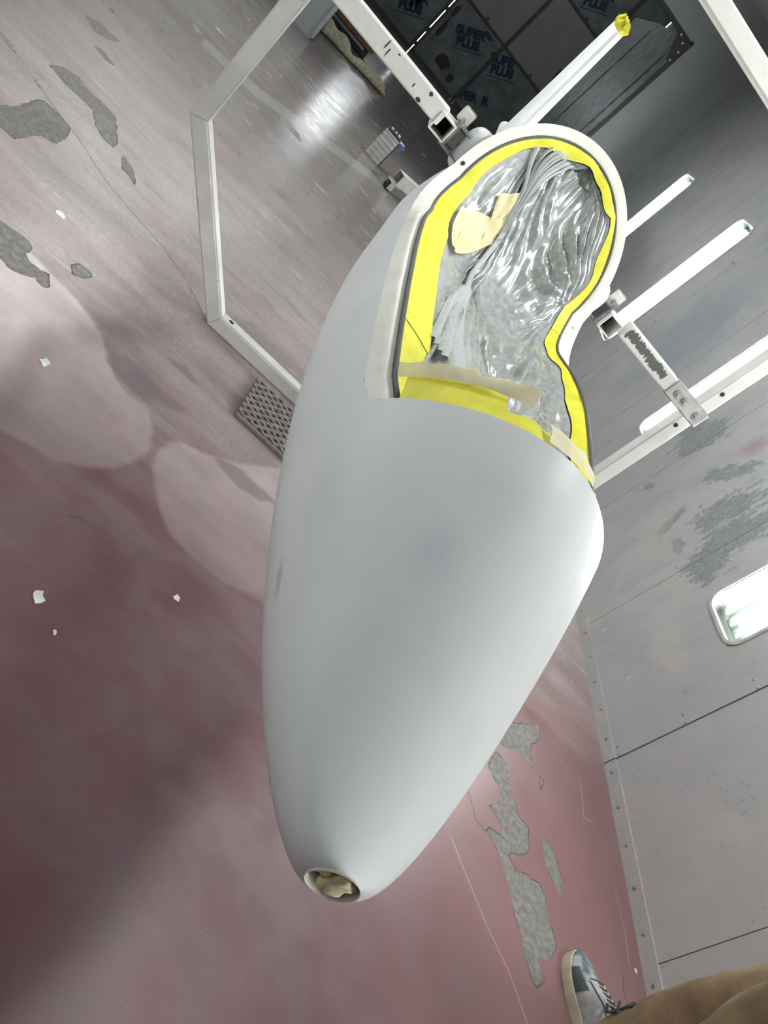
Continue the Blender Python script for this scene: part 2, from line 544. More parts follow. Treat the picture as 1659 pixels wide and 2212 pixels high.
def seg_dist(X, Y, poly, closed):
    D = np.full(X.shape, 9.0)
    n = len(poly)
    for i in range(n if closed else n - 1):
        ax, ay = poly[i]
        bx, by = poly[(i + 1) % n]
        dx, dy = bx - ax, by - ay
        L = dx * dx + dy * dy + 1e-12
        u = np.clip(((X - ax) * dx + (Y - ay) * dy) / L, 0, 1)
        d = np.hypot(X - ax - u * dx, Y - ay - u * dy)
        m = d < np.abs(D)
        if closed:
            D = np.where(m, d, D)
        else:                       # signed by side, so that thin lines survive between grid points
            D = np.where(m, np.copysign(d, dx * (Y - ay) - dy * (X - ax)), D)
    return D

def sdf(X, Y, poly):
    D = seg_dist(X, Y, poly, True)
    ins = np.zeros(X.shape, bool)
    n = len(poly)
    for i in range(n):
        ax, ay = poly[i]
        bx, by = poly[(i + 1) % n]
        if ay == by:
            continue
        c = ((ay > Y) != (by > Y)) & (X < (bx - ax) * (Y - ay) / (by - ay) + ax)
        ins ^= c
    return np.where(ins, -D, D)

def field(X, Y, polys, kind):
    out = np.full(X.shape, .3)
    for p in polys:
        a = np.array(p)
        lo, hi = a.min(0) - .3, a.max(0) + .3
        m = (X > lo[0]) & (X < hi[0]) & (Y > lo[1]) & (Y < hi[1])
        if not m.any():
            continue
        v = sdf(X[m], Y[m], p) if kind else seg_dist(X[m], Y[m], p, False)
        out[m] = np.minimum(out[m], v) if kind else np.where(np.abs(v) < np.abs(out[m]), v, out[m])
    return out

def build_floor():
    xs = np.concatenate([[-3.2, -1.3], np.linspace(-1.13, 2.0, 300), [2.1, 2.6]])
    ys = np.concatenate([[-2.8, -.4], np.linspace(.45, 3.4, 290), np.linspace(3.42, 7.3, 130), [9, 14.6]])
    X, Y = np.meshgrid(xs, ys, indexing='ij')
    nx, ny = X.shape
    co = np.stack([X, Y, np.zeros_like(X)], -1).reshape(-1, 3)
    i, j = np.meshgrid(np.arange(nx - 1), np.arange(ny - 1), indexing='ij')
    q = np.stack([i * ny + j, (i + 1) * ny + j, (i + 1) * ny + j + 1, i * ny + j + 1], -1).reshape(-1, 4)
    me = bpy.data.meshes.new('floor')
    me.vertices.add(len(co)); me.vertices.foreach_set('co', co.ravel())
    me.loops.add(q.size); me.loops.foreach_set('vertex_index', q.ravel())
    me.polygons.add(len(q)); me.polygons.foreach_set('loop_start', np.arange(0, q.size, 4))
    me.update(calc_edges=True)
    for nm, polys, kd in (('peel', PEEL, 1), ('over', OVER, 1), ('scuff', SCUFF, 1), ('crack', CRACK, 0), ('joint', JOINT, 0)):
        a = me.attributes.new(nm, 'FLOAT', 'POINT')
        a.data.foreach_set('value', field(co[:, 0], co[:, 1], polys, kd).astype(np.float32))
    me.materials.append(M_FLOOR)
    struct(link(bpy.data.objects.new('floor', me)))
build_floor()

# ================================================================ WALLS
W = 2.006
PITCH = .6725
Y0 = 1.807
YE = 7.19
LZ0, LZ1, LHW, LR = .533, 1.535, .127, .05

def rounded_rect(cy, z0, z1, hw, r, n=6):
    pts = []
    for (sy, cz, a0) in ((1, z1 - r, 0), (-1, z1 - r, 90), (-1, z0 + r, 180), (1, z0 + r, 270)):
        for k in range(n + 1):
            a = math.radians(a0 + 90 * k / n)
            pts.append((cy + sy * (hw - r) + r * math.cos(a), cz + r * math.sin(a)))
    return pts

def panel_with_hole(name, ya, yb, za, zb, x0, x1, mat, parent):
    cy = (ya + yb) / 2
    inn = rounded_rect(cy, LZ0, LZ1, LHW, LR)
    N = len(inn)
    out = []
    q = N // 4
    for k, (y, z) in enumerate(inn):
        c = k // q
        j = k % q
        corner = [(yb, zb), (ya, zb), (ya, za), (yb, za)][c]
        # spread the corner fan over the two sides
        f = j / (q - 1) - .5
        y2, z2 = corner
        if c == 0: p = (yb, zb + f * (zb - za)) if f < 0 else (yb - f * (yb - ya), zb)
        if c == 1: p = (ya - f * (yb - ya), zb) if f < 0 else (ya, zb - f * (zb - za))
        if c == 2: p = (ya, za - f * (zb - za)) if f < 0 else (ya + f * (yb - ya), za)
        if c == 3: p = (yb + f * (yb - ya), za) if f < 0 else (yb, za + f * (zb - za))
        if abs(f) < 1e-6: p = corner
        out.append(p)
    V = [(x0, y, z) for y, z in inn] + [(x0, y, z) for y, z in out] + [(x1, y, z) for y, z in inn] + [(x1, y, z) for y, z in out]
    Fc = []
    for k in range(N):
        a, b = k, (k + 1) % N
        Fc += [(a, b, N + b, N + a), (2 * N + b, 2 * N + a, 3 * N + a, 3 * N + b), (b, a, 2 * N + a, 2 * N + b), (N + a, N + b, 3 * N + b, 3 * N + a)]
    return mesh(name, V, Fc, mat, parent)

def wall_lamp(cy, xw, sgn, tube_mat, label, group, cat='light'):
    """recessed light panel; sgn=+1 housing goes to +x"""
    t = thing('wall_light', label, cat, (xw, cy, LZ0), group)
    X = lambda d: sgn * d
    z1 = LZ1 - LZ0
    rr = rounded_rect(0, -.004, z1 + .004, LHW + .004, LR)
    N = len(rr)
    # housing: open fronted tray
    V = [(X(.012), y, z) for y, z in rr] + [(X(.10), y * .9, .04 + (z - .04) * .98) for y, z in rr]
    Fc = [(k, (k + 1) % N, N + (k + 1) % N, N + k) for k in range(N)] + [tuple(range(N, 2 * N))]
    mesh('housing', V, Fc, M_HOUSE, t)
    g0 = rounded_rect(0, 0, z1, LHW, LR)
    g1 = rounded_rect(0, -.012, z1 + .012, LHW + .012, LR + .012)
    V = [(X(.004), y, z) for y, z in g0] + [(X(-.005), y, z) for y, z in g0] + [(X(-.005), y, z) for y, z in g1] + [(X(.0), y, z) for y, z in g1]
    Fc = []
    for a in range(3):
        for k in range(N):
            Fc.append((a * N + k, a * N + (k + 1) % N, (a + 1) * N + (k + 1) % N, (a + 1) * N + k))
    mesh('gasket', V, Fc, M_GASKET, t)
    mesh('glass_pane', [(X(.006), y, z) for y, z in g0], [tuple(range(N))], M_GLASS, t)
    for yy in (-.090, -.030, .030, .090):
        cyl('tube', (X(.058), yy, .03), (X(.058), yy, z1 - .03), .0125, tube_mat, t, 8)
        for zz, dz in ((.012, .022), (z1 - .034, .022)):
            cyl('tube_socket', (X(.058), yy, zz), (X(.058), yy, zz + dz), .014, M_GASKET, t, 10)
    return t

struct_wall = struct(box('wall_right', (W + .115, -2.8, 0), (W + .16, YE + .05, 2.6), M_WALL))
ORD = {0: 'nearest the camera', 2: 'half hidden by the white post', 4: 'behind the worn bar end', 6: 'farthest from the camera'}
for k in range(-6, 8):
    ya, yb = Y0 + k * PITCH + .0015, Y0 + (k + 1) * PITCH - .0015
    off = .004 if k < 0 else 0.0
    if k % 2 == 0:
        panel_with_hole('wall_panel', ya, yb, 0, 2.6, W + off, W + off + .014, M_WALL, struct_wall)
        if k in ORD:
            wall_lamp((ya + yb) / 2, W, 1, M_TUBE, 'tall light panel recessed in the grey wall, ' + ORD[k], 'light panels in the grey wall')
        elif k >= -4:
            wall_lamp((ya + yb) / 2, W, 1, M_TUBE, 'tall light panel in the grey wall beside the photographer, out of view', 'light panels behind the viewpoint')
    else:
        box('wall_panel', (W + off, ya, 0), (W + off + .014, yb, 2.6), M_WALL, struct_wall)

def screw(parent, x, y, z, r=.0064):
    bm = bmesh.new()
    add_cyl(bm, (x, y, z), (x - .0022, y, z), r, r * .95, 8)
    add_cyl(bm, (x - .0022, y, z), (x - .0042, y, z), r * .9, r * .45, 8)
    return bm_obj('screw', bm, M_SCREW, parent)

bb = struct(box('baseboard_right', (W - .004, Y0 + .001, 0), (W + .001, YE, .047), M_WALL))
bbn = box('strip', (W - .001, -2.8, 0), (W + .006, Y0 - .002, .047), M_WALL, bb)
for k in range(-3, 26):
    y = 2.574 - .1355 * 11 + .1355 * k
    screw(bb, W - (.003 if y > Y0 else .0), y, .030 if y > Y0 else .024)
for z in (.0625, .315, .567, .82, 1.07, 1.32):
    for yy in (1.848, 1.814):
        screw(struct_wall, W + .001, yy, z, .0048)
    screw(struct_wall, W + .001, Y0 + 4 * PITCH + .04, z + .02, .0048)
    screw(struct_wall, W + .001, Y0 + 4 * PITCH + .012, z + .02, .0048)

M_WALL2 = simple('galvanised_sheet', (.38, .38, .38), .48, .1, .15, 4)
# left wall, back wall, ceiling (close the booth, out of view)
XL = -1.13
wl = struct(box('wall_left', (XL - .17, -2.8, 0), (XL - .12, YE + .05, 2.6), M_WALL2))
for k in range(-6, 8):
    ya, yb = Y0 + k * PITCH + .0015, Y0 + (k + 1) * PITCH - .0015
    if k % 2 == 0:
        panel_with_hole('wall_panel', ya, yb, 0, 2.6, XL, XL - .014, M_WALL2, wl)
        if -2 <= k <= 4:
            wall_lamp((ya + yb) / 2, XL, -1, M_TUBEL, 'tall light panel in the left wall, out of view', 'light panels in the left wall')
    else:
        box('wall_panel', (XL - .014, ya, 0), (XL, yb, 2.6), M_WALL2, wl)
struct(box('wall_back', (XL - .17, -2.85, 0), (W + .16, -2.8, 2.6), M_WALL2))
struct(box('ceiling', (XL - .17, -2.85, 2.6), (W + .16, YE + .05, 2.66), M_CEIL))

def ceiling_lamp(x, y):
    t = thing('ceiling_light', 'assumed long light panel in the booth ceiling, out of view', 'light', (x, y, 2.6), 'ceiling light panels')
    bm = bmesh.new()
    for lo, hi in (((-.15, -.62, -.09), (-.14, .62, 0)), ((.14, -.62, -.09), (.15, .62, 0)), ((-.15, -.63, -.09), (.15, -.62, 0)), ((-.15, .62, -.09), (.15, .63, 0)), ((-.15, -.62, -.008), (.15, .62, -.002))):
        add_box(bm, lo, hi)
    bm_obj('housing', bm, M_HOUSE, t)
    for xx in (-.09, -.03, .03, .09):
        cyl('tube', (xx, -.59, -.05), (xx, .59, -.05), .0125, M_TUBEC, t, 10)
ceiling_lamp(-.80, 5.4)
ceiling_lamp(1.05, 1.75)  # added overhead fill for the nose deck, its reflection kept out of view

# end wall with its doorway
we = struct(box('wall_end', (1.52, YE, 0), (W + .16, YE + .03, 2.66), M_WALL))
box('lintel_panel', (-.55, YE, 2.12), (1.52, YE + .03, 2.66), M_WALL, we)
box('jamb_panel', (XL - .17, YE, 0), (-.55, YE + .03, 2.66), M_WALL, we)
tr = struct(box('trim_1', (1.495, YE - .004, 0), (1.522, YE + .06, 2.14), M_BLACK))
box('trim_rail', (-.55, YE - .004, 2.10), (1.52, YE + .06, 2.128), M_BLACK, tr)
mesh('gusset', [(1.52, YE - .006, 2.12), (1.36, YE - .006, 2.12), (1.40, YE - .006, 2.03), (1.46, YE - .006, 1.93), (1.52, YE - .006, 1.90),
                (1.52, YE, 2.12), (1.36, YE, 2.12), (1.40, YE, 2.03), (1.46, YE, 1.93), (1.52, YE, 1.90)],
     [(0, 1, 2, 3, 4), (9, 8, 7, 6, 5), (0, 5, 6, 1), (1, 6, 7, 2), (2, 7, 8, 3), (3, 8, 9, 4), (4, 9, 5, 0)], M_BLACK, tr)
for x, z in ((1.40, 2.10), (1.455, 2.075), (1.485, 2.02), (1.485, 1.945)):
    cyl('rivet', (x, YE - .006, z), (x, YE - .012, z), .009, simple('rivet_zinc', (.5, .5, .5), .3, .6) if 'rivet_zinc' not in bpy.data.materials else bpy.data.materials['rivet_zinc'], tr, 8)
tl = struct(box('trim_2', (-.565, YE - .012, .02), (-.535, YE + .05, 2.10), simple('jamb_angle', (.26, .28, .285), .45, .3)))

# ---- the hall beyond the doorway
struct(box('wall_hall_left', (-3.1, YE + .03, 0), (-3.0, 14.5, 4.6), M_CEIL))
struct(box('wall_hall_right', (2.5, YE + .03, 0), (2.6, 14.5, 4.6), M_SHEET))
ch = struct(box('ceiling_hall', (-3.1, YE + .03, 4.6), (2.6, 9.7, 4.7), M_SHEET))  # roof opening left between the sheets, added to light the hall door
box('roof_sheet', (-3.1, 11.7, 4.6), (2.6, 14.5, 4.7), M_SHEET, ch)
box('roof_sheet', (-3.1, 9.7, 4.6), (-.4, 11.7, 4.7), M_SHEET, ch)
box('roof_sheet', (1.0, 9.7, 4.6), (2.6, 11.7, 4.7), M_SHEET, ch)
struct(box('wall_hall_front', (-3.1, YE + .03, 2.66), (2.6, YE + .08, 4.7), M_SHEET))
struct(box('wall_hall_side', (-3.1, YE + .03, 0), (XL - .17, YE + .08, 2.66), M_SHEET))
struct(box('wall_hall_corner', (W + .16, YE + .03, 0), (2.6, YE + .08, 2.66), M_SHEET))
# folded sheet-metal duct beside the doorway
dct = thing('metal_duct', 'dark folded sheet-metal duct standing behind the doorway, right of the tail fin', 'duct', (1.72, 8.2, 0))
mesh('panel', [(0, -.75, 0), (0, 3.3, 0), (0, 3.3, 2.42), (0, 1.9, 2.40), (0, .45, 2.30), (0, -.75, 2.20),
               (.5, -.75, 0), (.5, 3.3, 0), (.5, 3.3, 2.42), (.5, 1.9, 2.40), (.5, .45, 2.30), (.5, -.75, 2.20)],
     [(0, 1, 2, 3, 4, 5), (11, 10, 9, 8, 7, 6), (0, 5, 11, 6), (5, 4, 10, 11), (4, 3, 9, 10), (3, 2, 8, 9), (2, 1, 7, 8)], M_SHEET, dct)
for yy in (.45, 1.9):
    box('seam', (-.012, yy - .012, 0), (0, yy + .012, 2.3), M_SHEET, dct, .004)
box('edge_strip', (-.006, -.4, 2.275), (.02, .45, 2.30), simple('bright_edge', (.35, .36, .36), .3, .6), dct)

# hangar door: framed insulation boards
M_BOARD = simple('foil_board', (.15, .162, .166), .5, .1, .25, 5)
M_BOARD2 = simple('kraft_board', (.24, .23, .21), .7, 0, .06, 4)
M_RAIL = simple('door_rail', (.07, .065, .06), .5, .2)
M_PRINT = simple('blue_print', (.010, .030, .055), .6)
M_TORN = simple('torn_foil', (.05, .042, .036), .9)
YD = 14.0
dr = struct(box('door_1', (-3.0, YD + .05, 4.3), (2.5, YD + .1, 4.6), M_RAIL))
VX = [-2.95, -1.95, -.93, .087, 1.055, 1.985, 2.5]
HZ = [.03, 1.085, 2.147, 3.2, 4.3]
for i in range(len(VX) - 1):
    for j in range(len(HZ) - 1):
        a, b, c, d = VX[i] + .012, VX[i + 1] - .012, HZ[j] + .012, HZ[j + 1] - .012
        if i == 2 and j == 1:
            continue                      # assumed daylight opening, see window_1
        kraft = (j == 1 and i in (3, 4)) or (j == 2 and i == 3)
        box('insulation_board', (a, YD, c), (b, YD + .04, d), M_BOARD2 if kraft else M_BOARD, dr, .004)
for i, x in enumerate(VX[1:-1]):
    if abs(x - .087) < .01:
        # meeting stiles: a real gap lets daylight through
        box('stile', (x - .055, YD - .02, .0), (x - .006, YD + .06, 4.3), M_RAIL, dr, .004)
        box('stile', (x + .006, YD - .02, .0), (x + .045, YD + .06, .50), M_RAIL, dr, .004)
        box('stile', (x + .006, YD - .02, .50), (x + .045, YD + .06, 4.3), M_RAIL, dr, .004)
        for za, zb in ((.34, .42), (.74, .80), (1.5, 4.3), (.10, .16)):
            box('gap_cover', (x - .006, YD - .004, za), (x + .006, YD + .02, zb), M_RAIL, dr)
    else:
        box('stile', (x - .03, YD - .02, 0), (x + .03, YD + .06, 4.3), M_RAIL, dr, .004)
for z in HZ[1:-1]:
    box('rail', (-2.95, YD - .012, z - .018), (2.5, YD + .05, z + .018), M_RAIL, dr, .004)
box('rail', (-2.95, YD - .02, 0), (.05, YD + .05, .06), M_RAIL, dr)
box('rail', (.10, YD - .02, 0), (1.02, YD + .05, .06), M_RAIL, dr)
box('rail', (1.09, YD - .02, 0), (2.5, YD + .05, .06), M_RAIL, dr)
for x, z in ((.60, 1.10), (1.62, 1.10), (1.62, 2.16)):
    box('clip', (x - .02, YD - .03, z), (x + .02, YD, z + .05), M_RAIL, dr)

def blob(name, cx, cz, rx, rz, seed, parent, mat, y):
    rnd = random.Random(seed)
    n = 16
    ph = [rnd.uniform(.72, 1.25) for _ in range(n)]
    V = [(cx + rx * ph[k] * math.cos(2 * math.pi * k / n), y, cz + rz * ph[k] * math.sin(2 * math.pi * k / n)) for k in range(n)]
    V += [(a, y + .004, c) for a, b, c in V]
    Fc = [tuple(range(n)), tuple(range(2 * n - 1, n - 1, -1))] + [(k, (k + 1) % n, n + (k + 1) % n, n + k) for k in range(n)]
    return mesh(name, V, Fc, mat, parent)
for k, (cx, cz, rx, rz) in enumerate(((.56, .27, .12, .10), (.80, .19, .06, .07), (.22, .55, .035, .16), (.2, .85, .04, .1), (-.32, .62, .07, .3), (1.93, 1.45, .05, .16), (.78, .99, .08, .04), (-.52, .9, .2, .12))):
    blob('torn_patch', cx, cz, rx, rz, k, dr, M_TORN, YD - .005)

def text(name, body, x, z, size, rot, mat, parent, y, sp=1.0, off=.012):
    cu = bpy.data.curves.new(name, 'FONT')
    cu.body = body
    cu.size = size
    cu.offset = off
    cu.space_character = sp
    cu.extrude = .001
    tmp = bpy.data.objects.new('tmp', cu)
    COL.objects.link(tmp)
    dg = bpy.context.evaluated_depsgraph_get()
    me = bpy.data.meshes.new_from_object(tmp.evaluated_get(dg))
    bpy.data.objects.remove(tmp)
    me.materials.clear()
    me.materials.append(mat)
    o = link(bpy.data.objects.new(name, me), parent)
    o.matrix_basis = Matrix.Translation((x, y, z)) @ Matrix.Rotation(math.pi / 2, 4, 'X') @ Matrix.Rotation(rot, 4, 'Z')
    return o
RT = math.radians(31)
for (x, z, l1, l2) in ((.40, .66, 'SUPER', 'PLUS'), (1.045, .80, 'SUPE', 'PLUS'), (1.10, .13, 'PER  R', ''), (1.30, 2.35, 'SUPER', 'PLUS'), (-.55, .35, 'SUPER', 'PLUS')):
    text('printed_word', l1, x, z, .165, RT, M_PRINT, dr, YD - .004)
    if l2:
        text('printed_word', l2, x + .115, z - .10, .165, RT, M_PRINT, dr, YD - .004)
        d = Matrix.Rotation(RT, 3, 'Y')
        m = Matrix.Translation((x + .11, YD - .004, z - .165)) @ Matrix.Rotation(-RT, 4, 'Y')
        box('printed_line', (0, 0, 0), (.46, .002, .012), M_PRINT, dr, 0, m)
win = struct(box('window_1', (-.93, YD, 1.10), (-.44, YD + .04, 2.135), M_BOARD))  # assumed unseen window, inferred from the bright reflection on the floor
box('window_frame', (-.44, YD, 1.10), (.06, YD + .04, 1.34), M_BOARD, win)
box('window_frame', (-.44, YD, 1.93), (.06, YD + .04, 2.135), M_BOARD, win)
for z in (1.46, 1.60, 1.75):
    box('glazing_bar', (-.44, YD, z - .012), (.06, YD + .03, z + .012), M_RAIL, win)
box('glazing_bar', (-.03, YD, 1.34), (-.01, YD + .03, 1.93), M_RAIL, win)

# rubbish on the hall floor
M_BROWN = simple('brown_board', (.20, .095, .045), .6, 0, .25, 12)
t = thing('wooden_board', 'brown wooden board resting on a dark box behind the left door jamb', 'board', (-.42, 8.95, 0))
t.rotation_euler = (0, 0, .05)
box('base', (-.42, 0, 0), (.22, .5, .075), simple('black_box', (.018, .018, .02), .6), t, .01)
box('pipe', (-.40, -.06, .045), (.17, -.01, .080), simple('grey_blue_pipe', (.16, .2, .21), .4), t, .015)
box('plank', (-.42, -.03, .085), (.25, .3, .180), M_BROWN, t, .006)
box('plank', (-.42, -.02, .183), (.25, .3, .205), M_TORN, t, .004)
# strip of foam on the floor
pts, rad = [], []
for k in range(40):
    f = k / 39
    x = -.62 + .775 * f
    rad.append((.052 + .016 * math.sin(9 * f) + .012 * math.sin(23 * f + 1)) * (1 - .55 * f) * min(1, (1.03 - f) * 9) + .012)
    pts.append((x, 7.98 + .36 * f + .015 * math.sin(11 * f), rad[-1] * .8))
V, Fc = sweep(pts, rad, 12)
V = [Vector((v.x, v.y, max(.002, v.z * .95))) + Vector((mnoise.noise(v * 14) * .012, 0, mnoise.noise(v * 17 + Vector((3, 1, 2))) * .008 if v.z > .01 else 0)) for v in V]
tag(mesh('foam_strip', V, Fc, simple('dirty_foam', (.30, .28, .21), .9, 0, .25, 30, .4), None, True), 'lumpy cream foam strip lying on the floor beyond the booth threshold', 'foam')

# ================================================================ FUSELAGE
K = .905
PF = dict(wm=.31475, Lw=1.38282, qw=1.45695, tm=.38327, Lt=.94389, qt=.72721, bm=.17959, Lb=1.24913, qb=1.76487, nu=1.8478, nl=2.12357,
          sf=.56128, lean=-.3054, phil=.44459, sa=1.90046, wa=.28892, ta=.17857, alean=.85902, ca=-.09846, zb0=-.14263, w0=.02733, t0=.03, b0=.02657)
N0 = Vector((.43716, .40466, .55149))
FA = Vector((.07546, .97978, .1853)); FR = Vector((.99705, -.07671, -.00043)); FU = Vector((-.0138, -.18478, .98268))
NK = CAM_POS + (N0 - CAM_POS) * K
MW = Matrix((FR, FA, FU)).transposed().to_4x4()
MW.translation = NK

def gfun(s, L, q):
    x = min(max(s / L, 0), 1)
    return (1 - (1 - x) ** 2) ** (1 / q) if x > 0 else 0.0
def spw(v, e):
    return math.copysign(abs(v) ** e, v)
def topv(s):
    t0 = PF['t0'] + (PF['tm'] - PF['t0']) * gfun(s, PF['Lt'], PF['qt'])
    return t0 + .104 * min(max((s - .6) / 1.3, 0), 1.2)
def sect(s, phi):
    w = PF['w0'] + (PF['wm'] - PF['w0']) * gfun(s, PF['Lw'], PF['qw'])
    b = PF['b0'] + (PF['bm'] - PF['b0']) * gfun(s, PF['Lb'], PF['qb'])
    t = topv(s)
    c, si = math.cos(phi), math.sin(phi)
    no = math.exp(-max(s, 0) / .06)
    n = (PF['nu'] if si > 0 else PF['nl']) * (1 - no) + 2 * no
    return (w * spw(c, 2 / n), (t if si > 0 else b) * spw(si, 2 / n) + PF['zb0'] * s)
SILL = [(.5256, .44459), (.581, .4023), (.6017, .3855), (.6431, .3742), (.7114, .3601), (.762, .3513), (.9094, .3330), (.9932, .3270), (1.1457, .3063), (1.2614, .2914), (1.4377, .2620), (1.57, .2450), (1.68, .2400), (1.76, .2560), (1.82, .2900), (1.865, .338), (1.9005, .398)]
def sill_phi(s):
    return float(np.interp(s, [a for a, b in SILL], [b for a, b in SILL]))
SCF = PF['sf'] + PF['lean'] * sect(PF['sf'], math.pi - PF['phil'])[1]    # s of the front corners

fus = thing('glider_fuselage', 'white primed glider fuselage with rounded nose and open cockpit, held in the booth', 'aircraft', mw=MW)
NU, NL = 40, 56
def phis_ring(pl):
    up = [math.pi - pl - (math.pi - 2 * pl) * k / NU for k in range(NU + 1)]           # left sill over the top to the right sill
    lo = [pl - (math.pi + 2 * pl) * k / NL for k in range(1, NL)]                       # right sill under to left
    return up, lo
def arch_pt(a):
    x = PF['wa'] * math.cos(a)
    z = PF['ca'] + (PF['ta'] - PF['ca']) * math.sin(a)
    return (x, PF['sa'] + PF['alean'] * (z - PF['ca']), z)

V, Fc, FM = [], [], []
def add_ring(pts):
    i0 = len(V)
    V.extend([Vector(p) * K for p in pts])
    return list(range(i0, i0 + len(pts)))
def bridge(a, b, closed=True):
    n = len(a)
    for k in range(n if closed else n - 1):
        Fc.append((a[k], a[(k + 1) % n], b[(k + 1) % n], b[k]))
# nose cone
rings = []
svals = [0, .0025, .006, .012, .02, .032, .05, .075, .105] + list(np.linspace(.14, PF['sf'], 22))
for s in svals:
    f = min(1.0, s / PF['sf'])
    up, lo = phis_ring(PF['phil'])
    pts = []
    zc = sect(s, math.pi - PF['phil'])[1]
    for ph in up:
        x, z = sect(s, ph)
        pts.append((x, s + PF['lean'] * z * f ** 1.5 - 0, z))
    se = s + PF['lean'] * zc * f ** 1.5
    for ph in lo:
        x, z = sect(se, ph) if se > 0 else sect(s, ph)
        pts.append((x, se, z))
    # sections of the upper part keep the fitted outline at s
    rings.append(add_ring(pts))
for a, b in zip(rings[:-1], rings[1:]):
    bridge(a, b)
front_ring = rings[-1]
nose_ring = rings[0]
# cockpit sides: only the lower part, up to the sill
prev = [front_ring[NU]] + front_ring[NU + 1:] + [front_ring[0]]
for s in list(np.linspace(SCF, PF['sa'], 26))[1:]:
    pl = sill_phi(s)
    pts = [sect(s, pl - (math.pi + 2 * pl) * k / NL) for k in range(NL + 1)]
    cur = add_ring([(x, s, z) for x, z in pts])
    bridge(prev, cur, False)
    prev = cur
U_last = prev
# make the last ring meet the arch exactly
ax, as_, az = arch_pt(0)
V[U_last[0]] = Vector((ax, as_, az)) * K
V[U_last[-1]] = Vector((-ax, as_, az)) * K
# aft body: arch ring and on to the boom
arch_up = [arch_pt(math.pi - math.pi * k / NU) for k in range(NU + 1)]
au = add_ring(arch_up[1:-1])
ringA = [U_last[-1]] + au + [U_last[0]] + U_last[1:-1]
base = [V[i] / K for i in ringA]
def aft_sec(s, w, zt, zb):
    zc = PF['zb0'] * s + .5 * (zt + zb)
    h = .5 * (zt - zb)
    out = []
    for k in range(NU + 1):
        a = math.pi - math.pi * k / NU
        out.append((w * math.cos(a), s, zc + h * math.sin(a)))
    for k in range(1, NL):
        a = -math.pi * k / NL
        out.append((w * math.cos(a), s, zc + h * math.sin(a)))
    return out
prevr = ringA
stations = [(2.35, .265, .38, -.20), (2.7, .20, .24, -.19), (3.1, .14, .15, -.15), (3.6, .105, .11, -.11), (4.3, .085, .06, -.12), (5.0, .068, .01, -.125), (5.8, .052, -.03, -.135), (6.25, .045, -.05, -.14)]
for (s, w, zt, zb) in stations:
    tgt = aft_sec(s, w, zt, zb)
    steps = 3 if s < 2.8 else 2
    for q in range(1, steps + 1):
        f = q / steps
        if prevr is ringA or True:
            src = base
        pts = [tuple(Vector(a).lerp(Vector(b), f)) for a, b in zip(base, tgt)]
        cur = add_ring(pts)
        bridge(prevr, cur)
        prevr = cur
    base = [Vector(p) for p in tgt]
Fc.append(tuple(prevr[::-1]))
shell = mesh('shell', V, Fc, M_BODY, fus, True)
shell.data.update()

# nose opening: rolled lip and short duct
nr = [V[i] / K for i in nose_ring]
cx = sum(nr, Vector()) / len(nr)
LV, LF = [], []
n = len(nr)
prof = [(1.0, 0.0), (.985, -.0018), (.955, -.002), (.93, .0), (.92, .006), (.90, .030), (.86, .075)]
for (k_, ds) in prof:
    for p in nr:
        q = cx + (p - cx) * k_
        LV.append((Vector((q.x, q.y + ds, q.z))) * K)
for a in range(len(prof) - 1):
    for k in range(n):
        LF.append((a * n + (k + 1) % n, a * n + k, (a + 1) * n + k, (a + 1) * n + (k + 1) % n))
LF.append(tuple(range((len(prof) - 1) * n, len(prof) * n)))
tag(mesh('nose_duct', LV, LF, M_RIM, fus, True), 'round opening in the nose tip')

# foam pieces stuffed into the nose opening
def lump(name, c, r, seed, mat, parent, cuts=3, amp=.25):
    bm = bmesh.new()
    bmesh.ops.create_cube(bm, size=2)
    bmesh.ops.subdivide_edges(bm, edges=bm.edges[:], cuts=cuts, use_grid_fill=True)
    for v in bm.verts:
        d = v.co.normalized()
        q = v.co.lerp(d * 1.25, .35)
        q *= 1 + amp * mnoise.noise(d * 1.7 + Vector((seed, 0, 0)))
        v.co = Vector((c[0] + q.x * r[0], c[1] + q.y * r[1], c[2] + q.z * r[2]))
    return bm_obj(name, bm, mat, parent, True)
plug = thing('foam_plug', 'cream foam pieces stuffed into the nose opening of the fuselage', 'foam', mw=MW)
lump('foam_block', (.007 * K, .014 * K, -.002 * K), (.0125 * K, .014 * K, .018 * K), 3, M_FOAM, plug, 3, .35)
lump('foam_block', (-.010 * K, .020 * K, .003 * K), (.010 * K, .014 * K, .015 * K), 8, simple('tan_foam', (.42, .35, .17), .9, 0, .2, 50, .5), plug, 3, .35)
lump('foam_block', (-.0135 * K, .019 * K, .013 * K), (.006 * K, .012 * K, .006 * K), 5, M_FOAMD, plug, 3, .4)

